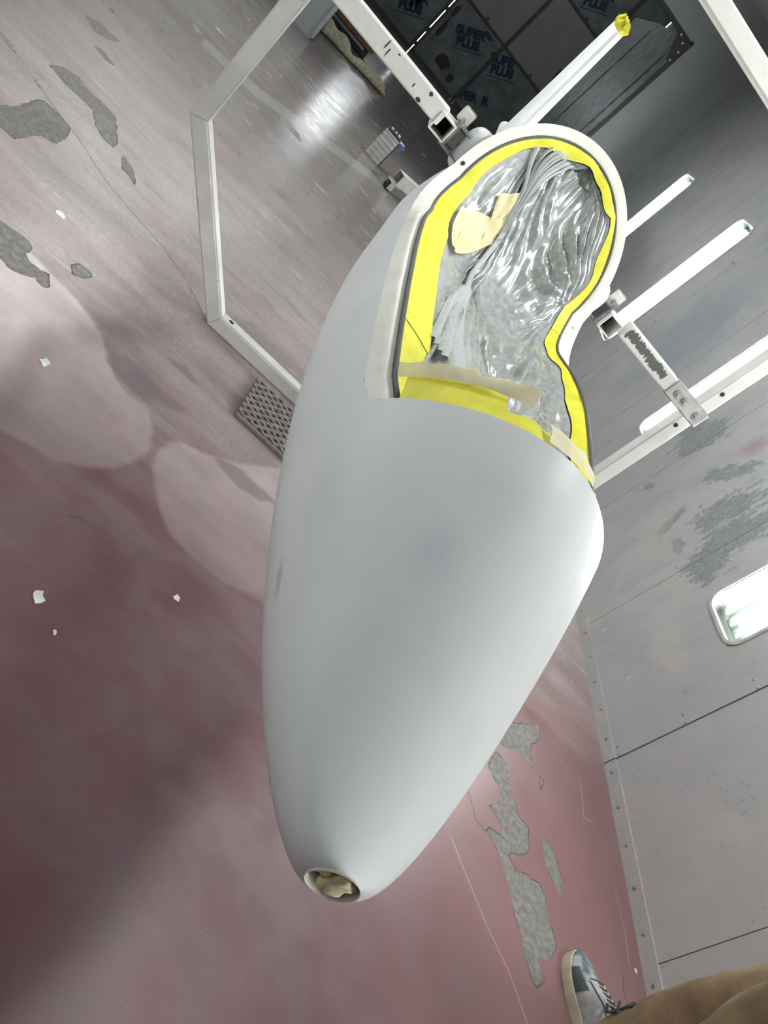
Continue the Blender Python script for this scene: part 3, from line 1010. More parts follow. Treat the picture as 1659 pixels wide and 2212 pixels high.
# ---- rim curve of the cockpit opening
def rim_curve(n_s=46, n_a=44):
    L = []
    for s in np.linspace(SCF, PF['sa'], n_s):
        x, z = sect(s, math.pi - sill_phi(s))
        L.append(Vector((x, s, z)))
    L[-1] = Vector(arch_pt(math.pi))
    A = [Vector(arch_pt(math.pi - math.pi * k / n_a)) for k in range(1, n_a)]
    Rr = [Vector((-p.x, p.y, p.z)) for p in reversed(L)]
    return L + A + Rr, n_s, n_a
RIM, nS, nA = rim_curve()
NR = len(RIM)
def inward(i, dx=.50, dz=.866):
    """direction from the rim towards the opening at rim point i (sills: dx inwards, dz up)"""
    p = RIM[i]
    if i < nS or i >= NR - nS:
        sg = 1 if i < nS else -1
        f = (i if i < nS else NR - 1 - i) / (nS - 1)
        d = Vector((sg * dx, 0, dz))
        f2 = float(ss(.55, 1.0, f))
        a = Vector((sg, -.10, -.16))
        return (d * (1 - f2) + a * f2).normalized()
    a = math.pi - math.pi * (i - nS + 1) / nA
    d = Vector((-math.cos(a), -.10, -math.sin(a) * .95 - .16))
    d.y += -PF['alean'] * math.sin(a) * .75
    return d.normalized()
INW = [inward(i) for i in range(NR)]
TDR = [inward(i, .97, -.16) if i < NR // 2 else inward(i, .80, -.60) for i in range(NR)]
def ribbon(name, rows, mat, parent, label=None, i0=0, i1=None, smooth=True):
    i1 = len(rows[0]) if i1 is None else i1
    n = i1 - i0
    Vv = [p * K for r in rows for p in r[i0:i1]]
    Ff = []
    for a in range(len(rows) - 1):
        for k in range(n - 1):
            Ff.append((a * n + k, a * n + k + 1, (a + 1) * n + k + 1, (a + 1) * n + k))
    o = mesh(name, Vv, Ff, mat, parent, smooth)
    if label: o['label'] = label
    return o
def wid(i, a, b, right=1.15):
    """a on the sills, b on the arch"""
    f = min(i, NR - 1 - i) / (nS - 1)
    t = ss(.75, 1.15, f)
    if i > NR / 2:
        a = a * right
    return float(a * (1 - t) + b * t)
UPV = Vector((0, 0, 1))
row0 = [p + INW[i] * .000 for i, p in enumerate(RIM)]
rowa = [p + INW[i] * .003 for i, p in enumerate(RIM)]
rowb = [p + INW[i] * (wid(i, .020, .015, 1.35)) for i, p in enumerate(RIM)]
rowc = [p + INW[i] * (wid(i, .040, .030, 1.35)) for i, p in enumerate(RIM)]
rowd = [p + INW[i] * (wid(i, .041, .033, 1.35)) + TDR[i] * .006 - UPV * .006 for i, p in enumerate(RIM)]
rim = ribbon('canopy_rim', [row0, rowa, rowb, rowc, rowd], M_RIM, fus, 'cream gelcoat flange around the cockpit opening')
Vs, Fs = sweep([(p + TDR[i] * .003 + INW[i] * .003) * K for i, p in enumerate(rowc)], .0042 * K, 8)
mesh('rubber_seal', Vs, Fs, M_SEAL, fus, True)
# front lip under the deck edge
fe = [V[front_ring[k]] / K for k in range(NU + 1)]
lip = [fe, [p + Vector((0, .002, -.004)) for p in fe], [p + Vector((0, -.004, -.014)) for p in fe]]
ribbon('deck_lip', lip, M_SEAL, fus)
for (i, c) in ((nS, M_DARK), (NR - nS + 1, simple('brass_pin', (.55, .36, .10), .35, .7))):
    p = (row0[i] + rowc[i]) * .5
    nrm = Vector((0, -.55, .8)).normalized()
    m = MW
    cyl('rim_hole' if c is M_DARK else 'rim_pin', (p - nrm * .006) * K, (p + nrm * .0035) * K, .0055 * K, c, fus, 12)
# cockpit liner seen through the film
LV, LF = [], []
rows = []
for s in np.linspace(SCF - .18, 2.1, 16):
    pl = -.12
    sb = min(s, PF['sa'])
    pts = [sect(sb, pl - (math.pi + 2 * pl) * k / 24) for k in range(25)]
    rows.append([Vector((x * .94, s, z + .012)) for x, z in pts])
ribbon('cockpit_liner', rows, M_LINER, fus)

# wing root fairings
for sg in (-1, 1):
    bm = bmesh.new()
    bmesh.ops.create_uvsphere(bm, u_segments=32, v_segments=20, radius=1)
    for v in bm.verts:
        q = v.co
        e = .62
        q = Vector((spw(q.x, e), spw(q.y, e), spw(q.z, .8)))
        v.co = Vector((sg * (.262 + .056 * q.x * sg) + 0, 2.06 + .07 * q.y, -.088 - .012 * q.y + .074 * q.z)) * K
    bm_obj('wing_root_fairing', bm, M_BODY, fus, True)

# tail fin with taped top
def fin():
    def airfoil(c, th):
        P_ = []
        for k in range(17):
            x = (1 - math.cos(math.pi * k / 16)) / 2
            y = 5 * th * (.2969 * math.sqrt(x) - .126 * x - .3516 * x * x + .2843 * x ** 3 - .1015 * x ** 4)
            P_.append((x * c, y))
        return P_
    lv = [(-.80, 4.95, .95, .066), (-.5, 5.14, .82, .060), (-.2, 5.33, .70, .055), (.05, 5.48, .60, .051), (.075, 5.495, .59, .050)]
    Vf, Ff = [], []
    n = None
    for z, le, c, th in lv:
        af = airfoil(c, 1.0)
        pts = [(y * th / .5 * 1.0, le + x, z) for x, y in af] + [(-y * th / .5, le + x, z) for x, y in reversed(af[1:-1])]
        n = len(pts)
        Vf += [Vector(p) * K for p in pts]
    for a in range(len(lv) - 1):
        for k in range(n):
            Ff.append((a * n + k, a * n + (k + 1) % n, (a + 1) * n + (k + 1) % n, (a + 1) * n + k))
    Ff.append(tuple(range((len(lv) - 1) * n, len(lv) * n)))
    mesh('tail_fin', Vf, Ff, M_BODY, fus, True)
    # crumpled yellow tape round the top edge
    top = Vf[-n:]
    c = sum(top, Vector()) / n
    r0 = [c + (p - c) * 1.02 - Vector((0, 0, .01)) for p in top]
    rnd = random.Random(4)
    r1 = [c + (p - c) * (1.10 + .25 * rnd.random()) + Vector((0, 0, .012 + .02 * rnd.random())) for p in top]
    r2 = [c + (p - c) * (.55 + .3 * rnd.random()) + Vector((0, 0, .022 + .02 * rnd.random())) for p in top]
    Vt = r0 + r1 + r2
    Ft = []
    for a in range(2):
        for k in range(n):
            Ft.append((a * n + k, a * n + (k + 1) % n, (a + 1) * n + (k + 1) % n, (a + 1) * n + k))
    Ft.append(tuple(range(2 * n, 3 * n)))
    o = mesh('fin_tape', Vt, Ft, M_YT, fus)
    o['label'] = 'crumpled yellow tape over the top of the fin'
fin()

# ---- masking: yellow tape, film, cream tape
msk = thing('masking_sheet', 'crumpled translucent plastic film taped over the cockpit opening', 'plastic sheet', mw=MW)
def nz(x, y=0.0, z=0.0):
    return mnoise.noise(Vector((x, y, z)))
tA = [p + TDR[i] * .006 + INW[i] * .001 for i, p in enumerate(rowc)]
tB, tC = [], []
for i, p in enumerate(rowc):
    w = wid(i, .082, .042, .66)
    f = i / NR
    if i > NR * .55:
        w *= .80 + .35 * nz(i * .23, 4.0)
    elif i > nS:
        w *= .95 + .30 * nz(i * .17, 9.0)
    wob = (.010 * nz(i * .30, 2.2) if i > nS else .002 * nz(i * .2))
    tB.append(p + TDR[i] * (w * .5) + UPV * (.003 + wob))
    tC.append(p + TDR[i] * w + UPV * wob * 1.3)
cuts = [0, 9, nS - 2, nS + 12, nS + 26, nS + nA - 4, NR - nS + 3, NR - 26, NR - 1]
TL = ['yellow tape at the front left corner', 'long straight yellow tape along the left sill', 'yellow tape turning up into the arch', 'yellow tape under the top of the arch', 'wavy yellow tape down the right of the arch', 'wavy yellow tape at the lower right of the arch', 'yellow tape strip along the right sill', 'yellow tape at the far end of the right sill']
for q in range(len(cuts) - 1):
    a, b = cuts[q], cuts[q + 1] + 1
    e = .0012 * (q % 2)
    rows = [[p + UPV * e for p in r] for r in (tA, tB, tC)]
    ribbon('yellow_tape', rows, M_YT, msk, TL[q], max(0, a - (1 if q else 0)), min(NR, b))

# film surface over (u across, v along)
VA = np.linspace(0, 1, NR // 2 + 1)
def bound(v):
    """left and right film edge at v (0 front .. 1 top of the arch)"""
    h = (NR - 1) / 2
    i = v * h
    a = int(min(i, h - 1e-6))
    f = i - a
    L = tC[a].lerp(tC[min(a + 1, NR - 1)], f)
    b = NR - 1 - a
    Rr = tC[b].lerp(tC[max(b - 1, 0)], f)
    return L, Rr
def film_base(u, v):
    L, Rr = bound(v)
    p = L.lerp(Rr, u)
    k = math.sin(math.pi * u) ** .75
    sag = .01 + .055 * math.sin(math.pi * min(1, v * 1.15)) ** .8
    hump = .10 * math.exp(-((v - .0) / .14) ** 2)      # lifted over the panel at the front
    p = p + Vector((0, 0, -1)) * (sag * k) + Vector((0, 0, 1)) * hump * k
    p = p + Vector((0, 1, 0)) * (.05 * k * ss(.55, .95, v))
    if v < .3:                                          # starts tucked under the edge of the nose deck
        kk = min(max(u, 0), 1) * NU
        a = int(min(kk, NU - 1e-6))
        A = fe[a].lerp(fe[a + 1], kk - a) + Vector((0, -.01, -.022))
        p = A.lerp(p, float(ss(0, .26, v)))
    return p
def tri(x):
    return abs((x % 1.0) * 2 - 1) * 2 - 1
def chain(pts, w, A, fr):
    return [(a[0], a[1], b[0], b[1], w, A, fr) for a, b in zip(pts[:-1], pts[1:])]
FOLDS = (chain([(.03, .92), (.25, .77), (.37, .67)], .045, .014, 3.5) + chain([(.37, .67), (.30, .52), (.19, .36), (.07, .20)], .06, .014, 3.5)   # long drawn bundle
         + chain([(.10, .97), (.30, .84), (.52, .74)], .05, .008, 3.0)
         + [(1.0, .68, .76, .72, .07, .012, 4.0), (1.0, .68, .74, .77, .06, .012, 3.0), (1.0, .68, .87, .79, .06, .012, 4.0), (1.0, .68, .80, .62, .07, .010, 4.0), (1.0, .68, .90, .52, .06, .010, 3.0)]  # pinch at the right
         + chain([(.41, .60), (.26, .40), (.10, .12)], .09, .016, 2.5) + chain([(.41, .60), (.52, .40), (.56, .20)], .07, .012, 2.0)
         + chain([(.92, .57), (.80, .45), (.68, .33)], .07, .016, 2.0) + chain([(.98, .45), (.88, .30), (.80, .08)], .08, .016, 3.0) + chain([(.62, .30), (.60, .05)], .08, .012, 2.5))
def film_h(u, v):
    h = 0.0
    for (u0, v0, u1, v1, w, A, fr) in FOLDS:
        du, dv = u1 - u0, v1 - v0
        L = math.hypot(du, dv)
        t = ((u - u0) * du + (v - v0) * dv) / (L * L)
        tc = min(1, max(0, t))
        fan = .35 + .9 * tc
        d = ((u - u0) * dv - (v - v0) * du) / L
        e = math.hypot(u - u0 - tc * du, v - v0 - tc * dv)
        en = math.exp(-(e / (w * fan)) ** 2)
        h += A * en * tri(d * fr / (w * fan) * .5 + .35 * nz(t * 3, fr) + .25)
    n1 = nz(u * 4 + 3, v * 6, 1.3)
    h += .016 * n1
    wu, wv = u + .05 * nz(u * 5, v * 7, 9.1), v + .05 * nz(u * 5, v * 7, 4.1)
    d1 = mnoise.voronoi(Vector((wu * 5.5, wv * 8.5, .4)))[0]
    h += .016 * min(.5, d1[1] - d1[0])
    d2 = mnoise.voronoi(Vector((wu * 13, wv * 17, 3.4)))[0]
    h += .006 * min(.45, d2[1] - d2[0]) + .004 * nz(u * 17, v * 15, 5.1)
    d3 = mnoise.voronoi(Vector((wu * 32, wv * 40, 6.1)))[0]
    h += .0016 * min(.4, d3[1] - d3[0]) * (.5 + nz(u * 6, v * 6, 7.7))
    return h
def film_pt(u, v):
    p = film_base(u, v)
    edge = min(1, min(u, 1 - u) * 9) * min(1, (1 - v) * 9 + .1) * min(1, v * 14 + .25)
    nrm = Vector((0, -.35 - .4 * v, .9)).normalized()
    return p + nrm * film_h(u, v) * edge - UPV * .003
NUf, NVf = 150, 210
Vf = []
for j in range(NVf + 1):
    v = j / NVf * .995
    for i in range(NUf + 1):
        Vf.append(film_pt(i / NUf, v) * K)
Ff = [(j * (NUf + 1) + i, j * (NUf + 1) + i + 1, (j + 1) * (NUf + 1) + i + 1, (j + 1) * (NUf + 1) + i) for j in range(NVf) for i in range(NUf)]
film = mesh('plastic_film', Vf, Ff, M_FILM, msk, True)

# drawn bundle of the film: taut gathered pleats
M_PLEAT = mat_tape('film_pleat', (.60, .62, .63), (.74, .76, .77), .8)
M_PLEAT.node_tree.nodes['Principled BSDF'].inputs['Roughness'].default_value = .28
rnd = random.Random(12)
PL0 = [(.02, .84), (.03, .87), (.03, .90), (.05, .92), (.08, .94), (.14, .955), (.20, .965), (.30, .965)]
for k, (u0, v0) in enumerate(PL0):
    ts = np.linspace(0, 1, 40)
    f = k / (len(PL0) - 1)
    ctrl = [(u0, v0), (.25 + .04 * f, .775 + .01 * f), (.365 + .02 * f, .67 + .006 * f), (.31 + .02 * f, .53 + .02 * f), (.17 + .10 * f, .36), (.05 + .20 * f, .19 - .02 * f)]
    cu = np.interp(ts, [0, .25, .42, .6, .8, 1], [c[0] for c in ctrl])
    cv = np.interp(ts, [0, .25, .42, .6, .8, 1], [c[1] for c in ctrl])
    for _ in range(3):
        cu[1:-1] = (cu[:-2] + 2 * cu[1:-1] + cu[2:]) / 4
        cv[1:-1] = (cv[:-2] + 2 * cv[1:-1] + cv[2:]) / 4
    nrm = Vector((0, -.5, .85))
    mid = [film_base(a, b) + nrm * (.020 + .006 * math.sin(t * math.pi)) for a, b, t in zip(cu, cv, ts)]
    rows = [[], [], []]
    for i, p in enumerate(mid):
        tg = (mid[min(i + 1, 39)] - mid[max(i - 1, 0)]).normalized()
        sd = tg.cross(nrm).normalized()
        wv = (.0035 + .007 * abs(ts[i] - .42) * (1 + .5 * nz(k * 3.3, ts[i] * 4))) * (1.25 if k % 3 == 0 else .8)
        rows[0].append(p - sd * wv - nrm * .010)
        rows[1].append(p + nrm * .002)
        rows[2].append(p + sd * wv - nrm * .010)
    ribbon('film_pleat', rows, M_PLEAT, msk)

# tape along the edge of the nose deck
def edge_rows(k0, k1, offs, seed, wob):
    rows = []
    for r, (dy, dz) in enumerate(offs):
        rows.append([fe[k] + Vector((0, dy + wob * r * nz(k * .45, seed + r), dz + wob * r * nz(k * .5, seed + 7 + r))) for k in range(k0, k1 + 1)])
    return rows
ribbon('yellow_tape', edge_rows(3, 12, ((.001, -.004), (.038, -.008), (.078, -.012)), 1, .004), M_YT, msk, 'yellow tape along the left of the deck edge')
ribbon('yellow_tape', edge_rows(11, 17, ((.001, -.003), (.026, -.008), (.052, -.016)), 5, .004), M_YT, msk, 'yellow tape at the middle of the deck edge')
ribbon('yellow_tape', edge_rows(20, 25, ((.001, -.003), (.016, -.006), (.030, -.014)), 3, .006), M_YT, msk, 'yellow tape at the right of the deck edge')
ribbon('cream_tape', edge_rows(1, 14, ((.064, -.004), (.080, .004), (.094, .004)), 11, .008), M_CT, msk, 'loose cream tape flap over the yellow tape')
ribbon('cream_tape', edge_rows(16, 23, ((.004, .001), (.028, .003), (.052, -.004)), 17, .005), M_CT, msk, 'cream tape piece at the right of the deck edge')

def film_patch(corners, seed, lift=.006, n=10):
    """small piece of tape lying on the film; corners in film (u,v)"""
    a, b, c, d = [Vector((p[0], p[1], 0)) for p in corners]
    Vv, Ff = [], []
    for j in range(n + 1):
        for i in range(n + 1):
            q = a.lerp(b, i / n).lerp(d.lerp(c, i / n), j / n)
            p = film_base(q.x, q.y)
            p = p + Vector((0, -.5, .85)) * (lift + .012 + .006 * nz(i * .3, j * .3, seed))
            Vv.append(p * K)
    for j in range(n):
        for i in range(n):
            Ff.append((j * (n + 1) + i, j * (n + 1) + i + 1, (j + 1) * (n + 1) + i + 1, (j + 1) * (n + 1) + i))
    return mesh('cream_tape', Vv, Ff, M_CT, msk, True)
PATCH = [((.16, .725), (.25, .765), (.34, .69), (.27, .655)), ((.015, .645), (.10, .665), (.14, .56), (.04, .53)), ((.10, .665), (.30, .705), (.34, .665), (.13, .56))]
for k, c in enumerate(PATCH):
    film_patch(c, k * 3.1)['label'] = ['cream tape strip on the film fold', 'torn cream tape beside the left tape', 'cream tape piece pressed on the film'][k]

# ================================================================ ROLL-OVER FRAME
YF = 2.20                       # front face
XLo, XRo = -.273, 1.326
TH = .048
fr = thing('support_frame', 'white painted steel octagonal frame standing around the fuselage', 'stand', ((XLo + XRo) / 2, YF + TH / 2, 0))
fx = fr.location.x
def octo():
    c = .407
    cx = .388
    H = 1.512
    out = [(XLo, c), (XLo + cx, 0), (XRo - cx, 0), (XRo, c), (XRo, H - .27), (XRo - .26, H), (XLo + .26, H), (XLo, H - .27)]
    ctr = Vector(((XLo + XRo) / 2, H / 2))
    n = len(out)
    P_ = [Vector(p) for p in out]
    inn = []
    for k in range(n):
        a = (P_[k] - P_[k - 1]).normalized()
        b = (P_[(k + 1) % n] - P_[k]).normalized()
        na, nb = Vector((-a.y, a.x)), Vector((-b.y, b.x))
        m = (na + nb).normalized()
        inn.append(P_[k] + m * (TH / m.dot(na)))
    names = ['frame_member'] * 8
    for k in range(n):
        a, b, c2, d = P_[k], P_[(k + 1) % n], inn[(k + 1) % n], inn[k]
        e = (b - a).normalized() * .0006
        a, b, c2, d = a + e, b - e, c2 - e, d + e
        bm = bmesh.new()
        vs = [bm.verts.new((p.x - fx, y, p.y)) for y in (-TH / 2, TH / 2) for p in (a, b, c2, d)]
        for f in ((0, 1, 2, 3), (7, 6, 5, 4), (0, 4, 5, 1), (1, 5, 6, 2), (2, 6, 7, 3), (3, 7, 4, 0)):
            bm.faces.new([vs[i] for i in f])
        bmesh.ops.recalc_face_normals(bm, faces=bm.faces[:])
        es = [ed for ed in bm.edges if abs((ed.verts[0].co - ed.verts[1].co).normalized().dot(Vector(((b - a).x, 0, (b - a).y)).normalized())) > .9]
        bmesh.ops.bevel(bm, geom=es, offset=.005, segments=2, affect='EDGES')
        bm_obj('frame_member', bm, M_FRAME, fr)
octo()
# holes
def hole(x, z, r=.007, y=YF):
    return cyl('bolt_hole', (x - fx, y - .0012 - fr.location.y, z), (x - fx, y + .01 - fr.location.y, z), r, M_DARK, fr, 12)
hole(1.293, .83); hole(1.295, .985)
cyl('bolt_hole', (.165 - fx, .0, TH - .008), (.165 - fx, .0, TH + .0012), .008, M_DARK, fr, 12)

# cross bars and clamps
def cross_bar(xa, xb, y, z, mat, label):
    t = thing('cross_bar', label, 'support bar', ((xa + xb) / 2, y, z))
    h = .0245
    L = (xb - xa) / 2
    box('square_tube', (-L, -h, -h), (L, h, h), mat, t, .004)
    return t
cb1 = cross_bar(-.285, .178, YF - .026, .8755, M_FRAME, 'white square support bar with rust spots left of the cockpit arch')
cb2 = cross_bar(.925, 1.150, YF - .028, .8945, M_BARW, 'support bar with worn grey paint right of the cockpit arch')
def plate(parent, lo, hi, mat, bev=.003, name='plate', xf=None):
    return box(name, lo, hi, mat, parent, bev, xf)
plate(cb2, (1.145 - 1.0375, -.030, -.026), (1.300 - 1.0375, -.004, .028), M_STEEL, .003, 'end_plate')
for x, z in ((1.180, .0), (1.212, .0015), (1.274, .0)):
    bm = bmesh.new()
    add_cyl(bm, (x - 1.0375, -.030, z), (x - 1.0375, -.034, z), .0135, .0135, 18)
    add_cyl(bm, (x - 1.0375, -.034, z), (x - 1.0375, -.042, z), .0085, .0080, 6)
    bm_obj('bolt', bm, M_BOLT, cb2)
M_RUST = simple('rust', (.07, .035, .02), .85, 0, .4, 60)
for k, (x, z, rx, rz) in enumerate(((-.03 , .010, .0022, .012), (-.018, -.002, .002, .012), (.005, .014, .004, .003), (.105, -.018, .008, .006), (.118, .014, .005, .006), (.075, -.004, .002, .006))):
    n = 10
    rnd = random.Random(k + 50)
    Vv = [(x + .0535 + rx * rnd.uniform(.5, 1.3) * math.cos(2 * math.pi * q / n), -.0249, z + rz * rnd.uniform(.5, 1.3) * math.sin(2 * math.pi * q / n)) for q in range(n)]
    Vv += [(a, b + .001, c) for a, b, c in Vv]
    mesh('rust_spot', Vv, [tuple(range(n))] + [(q, (q + 1) % n, n + (q + 1) % n, n + q) for q in range(n)], M_RUST, cb1)

def clamp(cx, cz, sg, y0, label):
    """open square tube pointing at the viewer with plates reaching to the fuselage"""
    t = thing('pivot_clamp', label, 'clamp', (cx, y0, cz))
    o, i, L = .0255, .0215, .12
    bm = bmesh.new()
    for (a, b, c, d) in ((-o, -i, -o, o), (i, o, -o, o), (-i, i, -o, -i), (-i, i, i, o)):
        add_box(bm, (a, 0, c), (b, L, d))
    bm_obj('square_tube', bm, M_FRAME, t)
    box('tube_end', (-i, L * .8, -i), (i, L * .82, i), M_DARK, t)
    box('saddle_plate', (min(sg * .026, sg * .034), .02, -.03), (max(sg * .026, sg * .034), .10, .05), M_STEEL, t, .002)
    box('reach_plate', (min(sg * .03, sg * .115), .05, -.022), (max(sg * .03, sg * .115), .056, .026), M_STEEL, t, .002)
    box('reach_plate', (min(sg * .02, sg * .115), .025, .030), (max(sg * .02, sg * .115), .085, .035), M_STEEL, t, .002)
    box('reach_plate', (min(sg * .02, sg * .10), .03, -.034), (max(sg * .02, sg * .10), .08, -.029), M_STEEL, t, .002)
    box('upright_tab', (min(sg * .01, sg * .048), .06, .035), (max(sg * .01, sg * .048), .066, .075), M_FRAME, t, .006)
    cyl('pin', (sg * .06, .05, -.0), (sg * .13, .05, -.0), .010, M_STEEL, t, 14)
    return t
clamp(.191, .861, 1, 2.145, 'white clamp with open square tube left of the cockpit arch')
clamp(.884, .869, -1, 2.145, 'scuffed clamp with open square tube right of the cockpit arch')

# ================================================================ FLOOR ITEMS
# expanded metal offcut beside the frame
def expanded():
    t = thing('expanded_metal_pad', 'grey expanded-metal pad lying on the floor beside the frame', 'metal mesh', (.47, 2.02, 0))
    M_EXP = simple('dusty_mesh', (.235, .205, .195), .7, 0, .2, 40)
    bm = bmesh.new()
    nx_, ny_ = 8, 13
    w, h = .30, .22
    for j in range(ny_ + 1):
        y = -h / 2 + h * j / ny_
        pts = []
        for i in range(nx_ * 2 + 1):
            x = -w / 2 + w * i / (nx_ * 2)
            pts.append((x, y + ((-1) ** (i + j)) * h / ny_ * .33, .018 + .001 * ((-1) ** i)))
        for a, b in zip(pts[:-1], pts[1:]):
            d = Vector(b) - Vector(a)
            nn = Vector((-d.y, d.x, 0)).normalized() * .0036
            q = []
            for z0 in (-.009, 0.0):
                q += [bm.verts.new(Vector(a) + nn + Vector((0, 0, z0))), bm.verts.new(Vector(b) + nn + Vector((0, 0, z0))), bm.verts.new(Vector(b) - nn + Vector((0, 0, z0))), bm.verts.new(Vector(a) - nn + Vector((0, 0, z0)))]
            for f in ((3, 2, 1, 0), (4, 5, 6, 7), (0, 1, 5, 4), (2, 3, 7, 6), (1, 2, 6, 5), (3, 0, 4, 7)):
                bm.faces.new([q[k] for k in f])
    bm_obj('mesh_strands', bm, M_EXP, t)
    box('backing', (-w / 2 + .004, -h / 2, .0), (w / 2, h / 2, .008), simple('mesh_shadow_pad', (.055, .045, .045), .9), t, .002)  # dark sheet standing in for shade between the mesh strands
    box('edge_bar', (-w / 2, -h / 2 - .016, 0), (w / 2, -h / 2 - .004, .012), M_EXP, t, .002)
    t.rotation_euler = (0, 0, -.03)
expanded()

# small ribbed metal box with fittings
M_ALU = simple('dull_aluminium', (.36, .365, .35), .5, .3, .12, 14)
t = thing('metal_box', 'small ribbed grey metal box with blue knob standing on the far floor', 'box', (.335, 5.86, 0))
t.rotation_euler = (0, 0, -.12)
box('body', (-.062, -.06, 0), (.062, .06, .215), M_ALU, t, .004)
for z in (.012, .045, .078, .111, .144, .177, .205):
    box('rib', (-.0635, -.064, z), (.0635, -.058, z + .010), M_ALU, t, .002)
box('side_shade', (.0605, -.055, .005), (.066, .055, .20), M_DARK, t, .002)  # dark slab standing in for the shaded right side of the box
box('top_bar', (-.055, -.05, .215), (.06, .03, .228), M_DARK, t, .003)
for x in (-.035, .0, .03):
    cyl('fitting', (x, -.03, .226), (x, -.03, .245), .010, M_STEEL, t, 10)
cyl('hose_stub', (.055, -.03, .215), (.10, -.03, .215), .012, M_STEEL, t, 10)
cyl('knob', (.094, -.05, .200), (.094, -.02, .200), .020, simple('blue_knob', (.045, .09, .30), .4), t, 14)

# castor beam of a dolly
M_DW = simple('dolly_white', (.42, .415, .39), .5, 0, .12, 18)
t = thing('castor_dolly', 'white square-tube dolly beam on a small castor, far behind the fuselage', 'dolly', (.515, 5.52, 0))
t.rotation_euler = (0, 0, .62)
bm = bmesh.new()
for (a, b, c, d) in ((-.04, -.036, .07, .15), (.036, .04, .07, .15), (-.036, .036, .07, .074), (-.036, .036, .146, .15)):
    add_box(bm, (0, a, c), (.62, b, d))
bm_obj('beam', bm, M_DW, t)
box('beam_void', (.09, -.036, .074), (.094, .036, .146), M_DARK, t)  # dark sheet in the open beam end, standing in for the shade inside
box('mount_plate', (-.035, -.035, .062), (.06, .035, .070), M_DW, t, .002)
box('fork', (-.025, -.026, .012), (.020, -.020, .062), M_DW, t, .002)
box('fork', (-.025, .020, .012), (.020, .026, .062), M_DW, t, .002)
cyl('wheel', (-.01, -.017, .030), (-.01, .017, .030), .030, M_DARK, t, 20)
cyl('axle', (-.01, -.032, .030), (-.01, .032, .030), .006, M_STEEL, t, 10)
bm = bmesh.new()
bmesh.ops.create_grid(bm, x_segments=14, y_segments=14, size=.5)
for v in bm.verts:
    a, b = v.co.x, v.co.y
    v.co = Vector((.30 + a * .17, -.045 + b * .05 + .008 * math.sin(a * 14), .155 - abs(b + .35) * .10 + .010 * nz(a * 4, b * 4)))
rag = bm_obj('rag', bm, simple('grey_rag', (.30, .33, .35), .9, 0, .5, 30), None, True)
rag.matrix_world = t.matrix_basis
tag(rag, 'crumpled grey and white rag hanging over the dolly beam', 'rag')
for p in rag.data.polygons: p.use_smooth = True

# white paint flakes on the floor
M_FLK = simple('white_flake', (.75, .76, .74), .5)
FL = [((131, 463), .013, 'largest white paint flake at the far left of the floor'), ((97, 783), .012, 'white paint flake on the pale spray field'), ((83, 1288), .011, 'squarish white paint flake on the dark maroon floor'), ((382, 1292), .008, 'small white paint flake on the maroon floor beside the nose'), ((118, 1366), .004, 'tiny white paint speck on the dark maroon floor'), ((1373, 2098), .006, 'white paint flake on the floor near the skirting and the shoe')]
for k, (px, r, lab) in enumerate(FL):
    x, y = to_floor(px)
    rnd = random.Random(k)
    n = 9
    Vv = [(r * rnd.uniform(.55, 1.25) * math.cos(2 * math.pi * q / n), 1.3 * r * rnd.uniform(.55, 1.25) * math.sin(2 * math.pi * q / n), .0014) for q in range(n)]
    Vv += [(a, b, .0) for a, b, c in Vv]
    o = mesh('paint_flake', Vv, [tuple(range(n)), tuple(range(2 * n - 1, n - 1, -1))] + [(q, n + q, n + (q + 1) % n, (q + 1) % n) for q in range(n)], M_FLK)
    o.location = (x, y, 0)
    tag(o, lab, 'paint flake', 'loose paint flakes')

# ================================================================ PERSON beside the wall (lower leg in view)
M_KHAKI = None
def mat_trousers():
    t = NT('khaki_cloth')
    P = t.co()
    n = t.noise(P, 9, 4, .6)
    c = t.mix(t.ramp(n, .35, .65), (.20, .135, .075), (.31, .225, .13))
    c = t.mix(t.ramp(t.noise(P, 4, 3), .55, .62, 0, .5), c, (.16, .135, .07))
    t.bump(t.noise(P, 600, 2), .15, .001)
    return t.set(Base_Color=c, Roughness=.85)
M_KHAKI = mat_trousers()
def mat_shoe():
    t = NT('worn_suede')
    P = t.co()
    n = t.noise(P, 26, 4, .6)
    c = t.mix(t.ramp(n, .4, .62), (.09, .115, .13), (.34, .37, .385))
    return t.set(Base_Color=c, Roughness=.8)
M_SUEDE = mat_shoe()
M_SHOED = simple('charcoal_suede', (.060, .068, .075), .8)
M_SHOEW = simple('grey_white_leather', (.31, .305, .31), .7, 0, .25, 40)
M_SOLE = simple('cream_rubber', (.52, .47, .36), .6, 0, .12, 30)
M_LACE = simple('dark_lace', (.035, .037, .04), .8)
per = thing('person', 'person in khaki trousers and worn grey sneakers standing beside the wall', 'person', (1.56, .70, 0))
PO = per.location.copy()

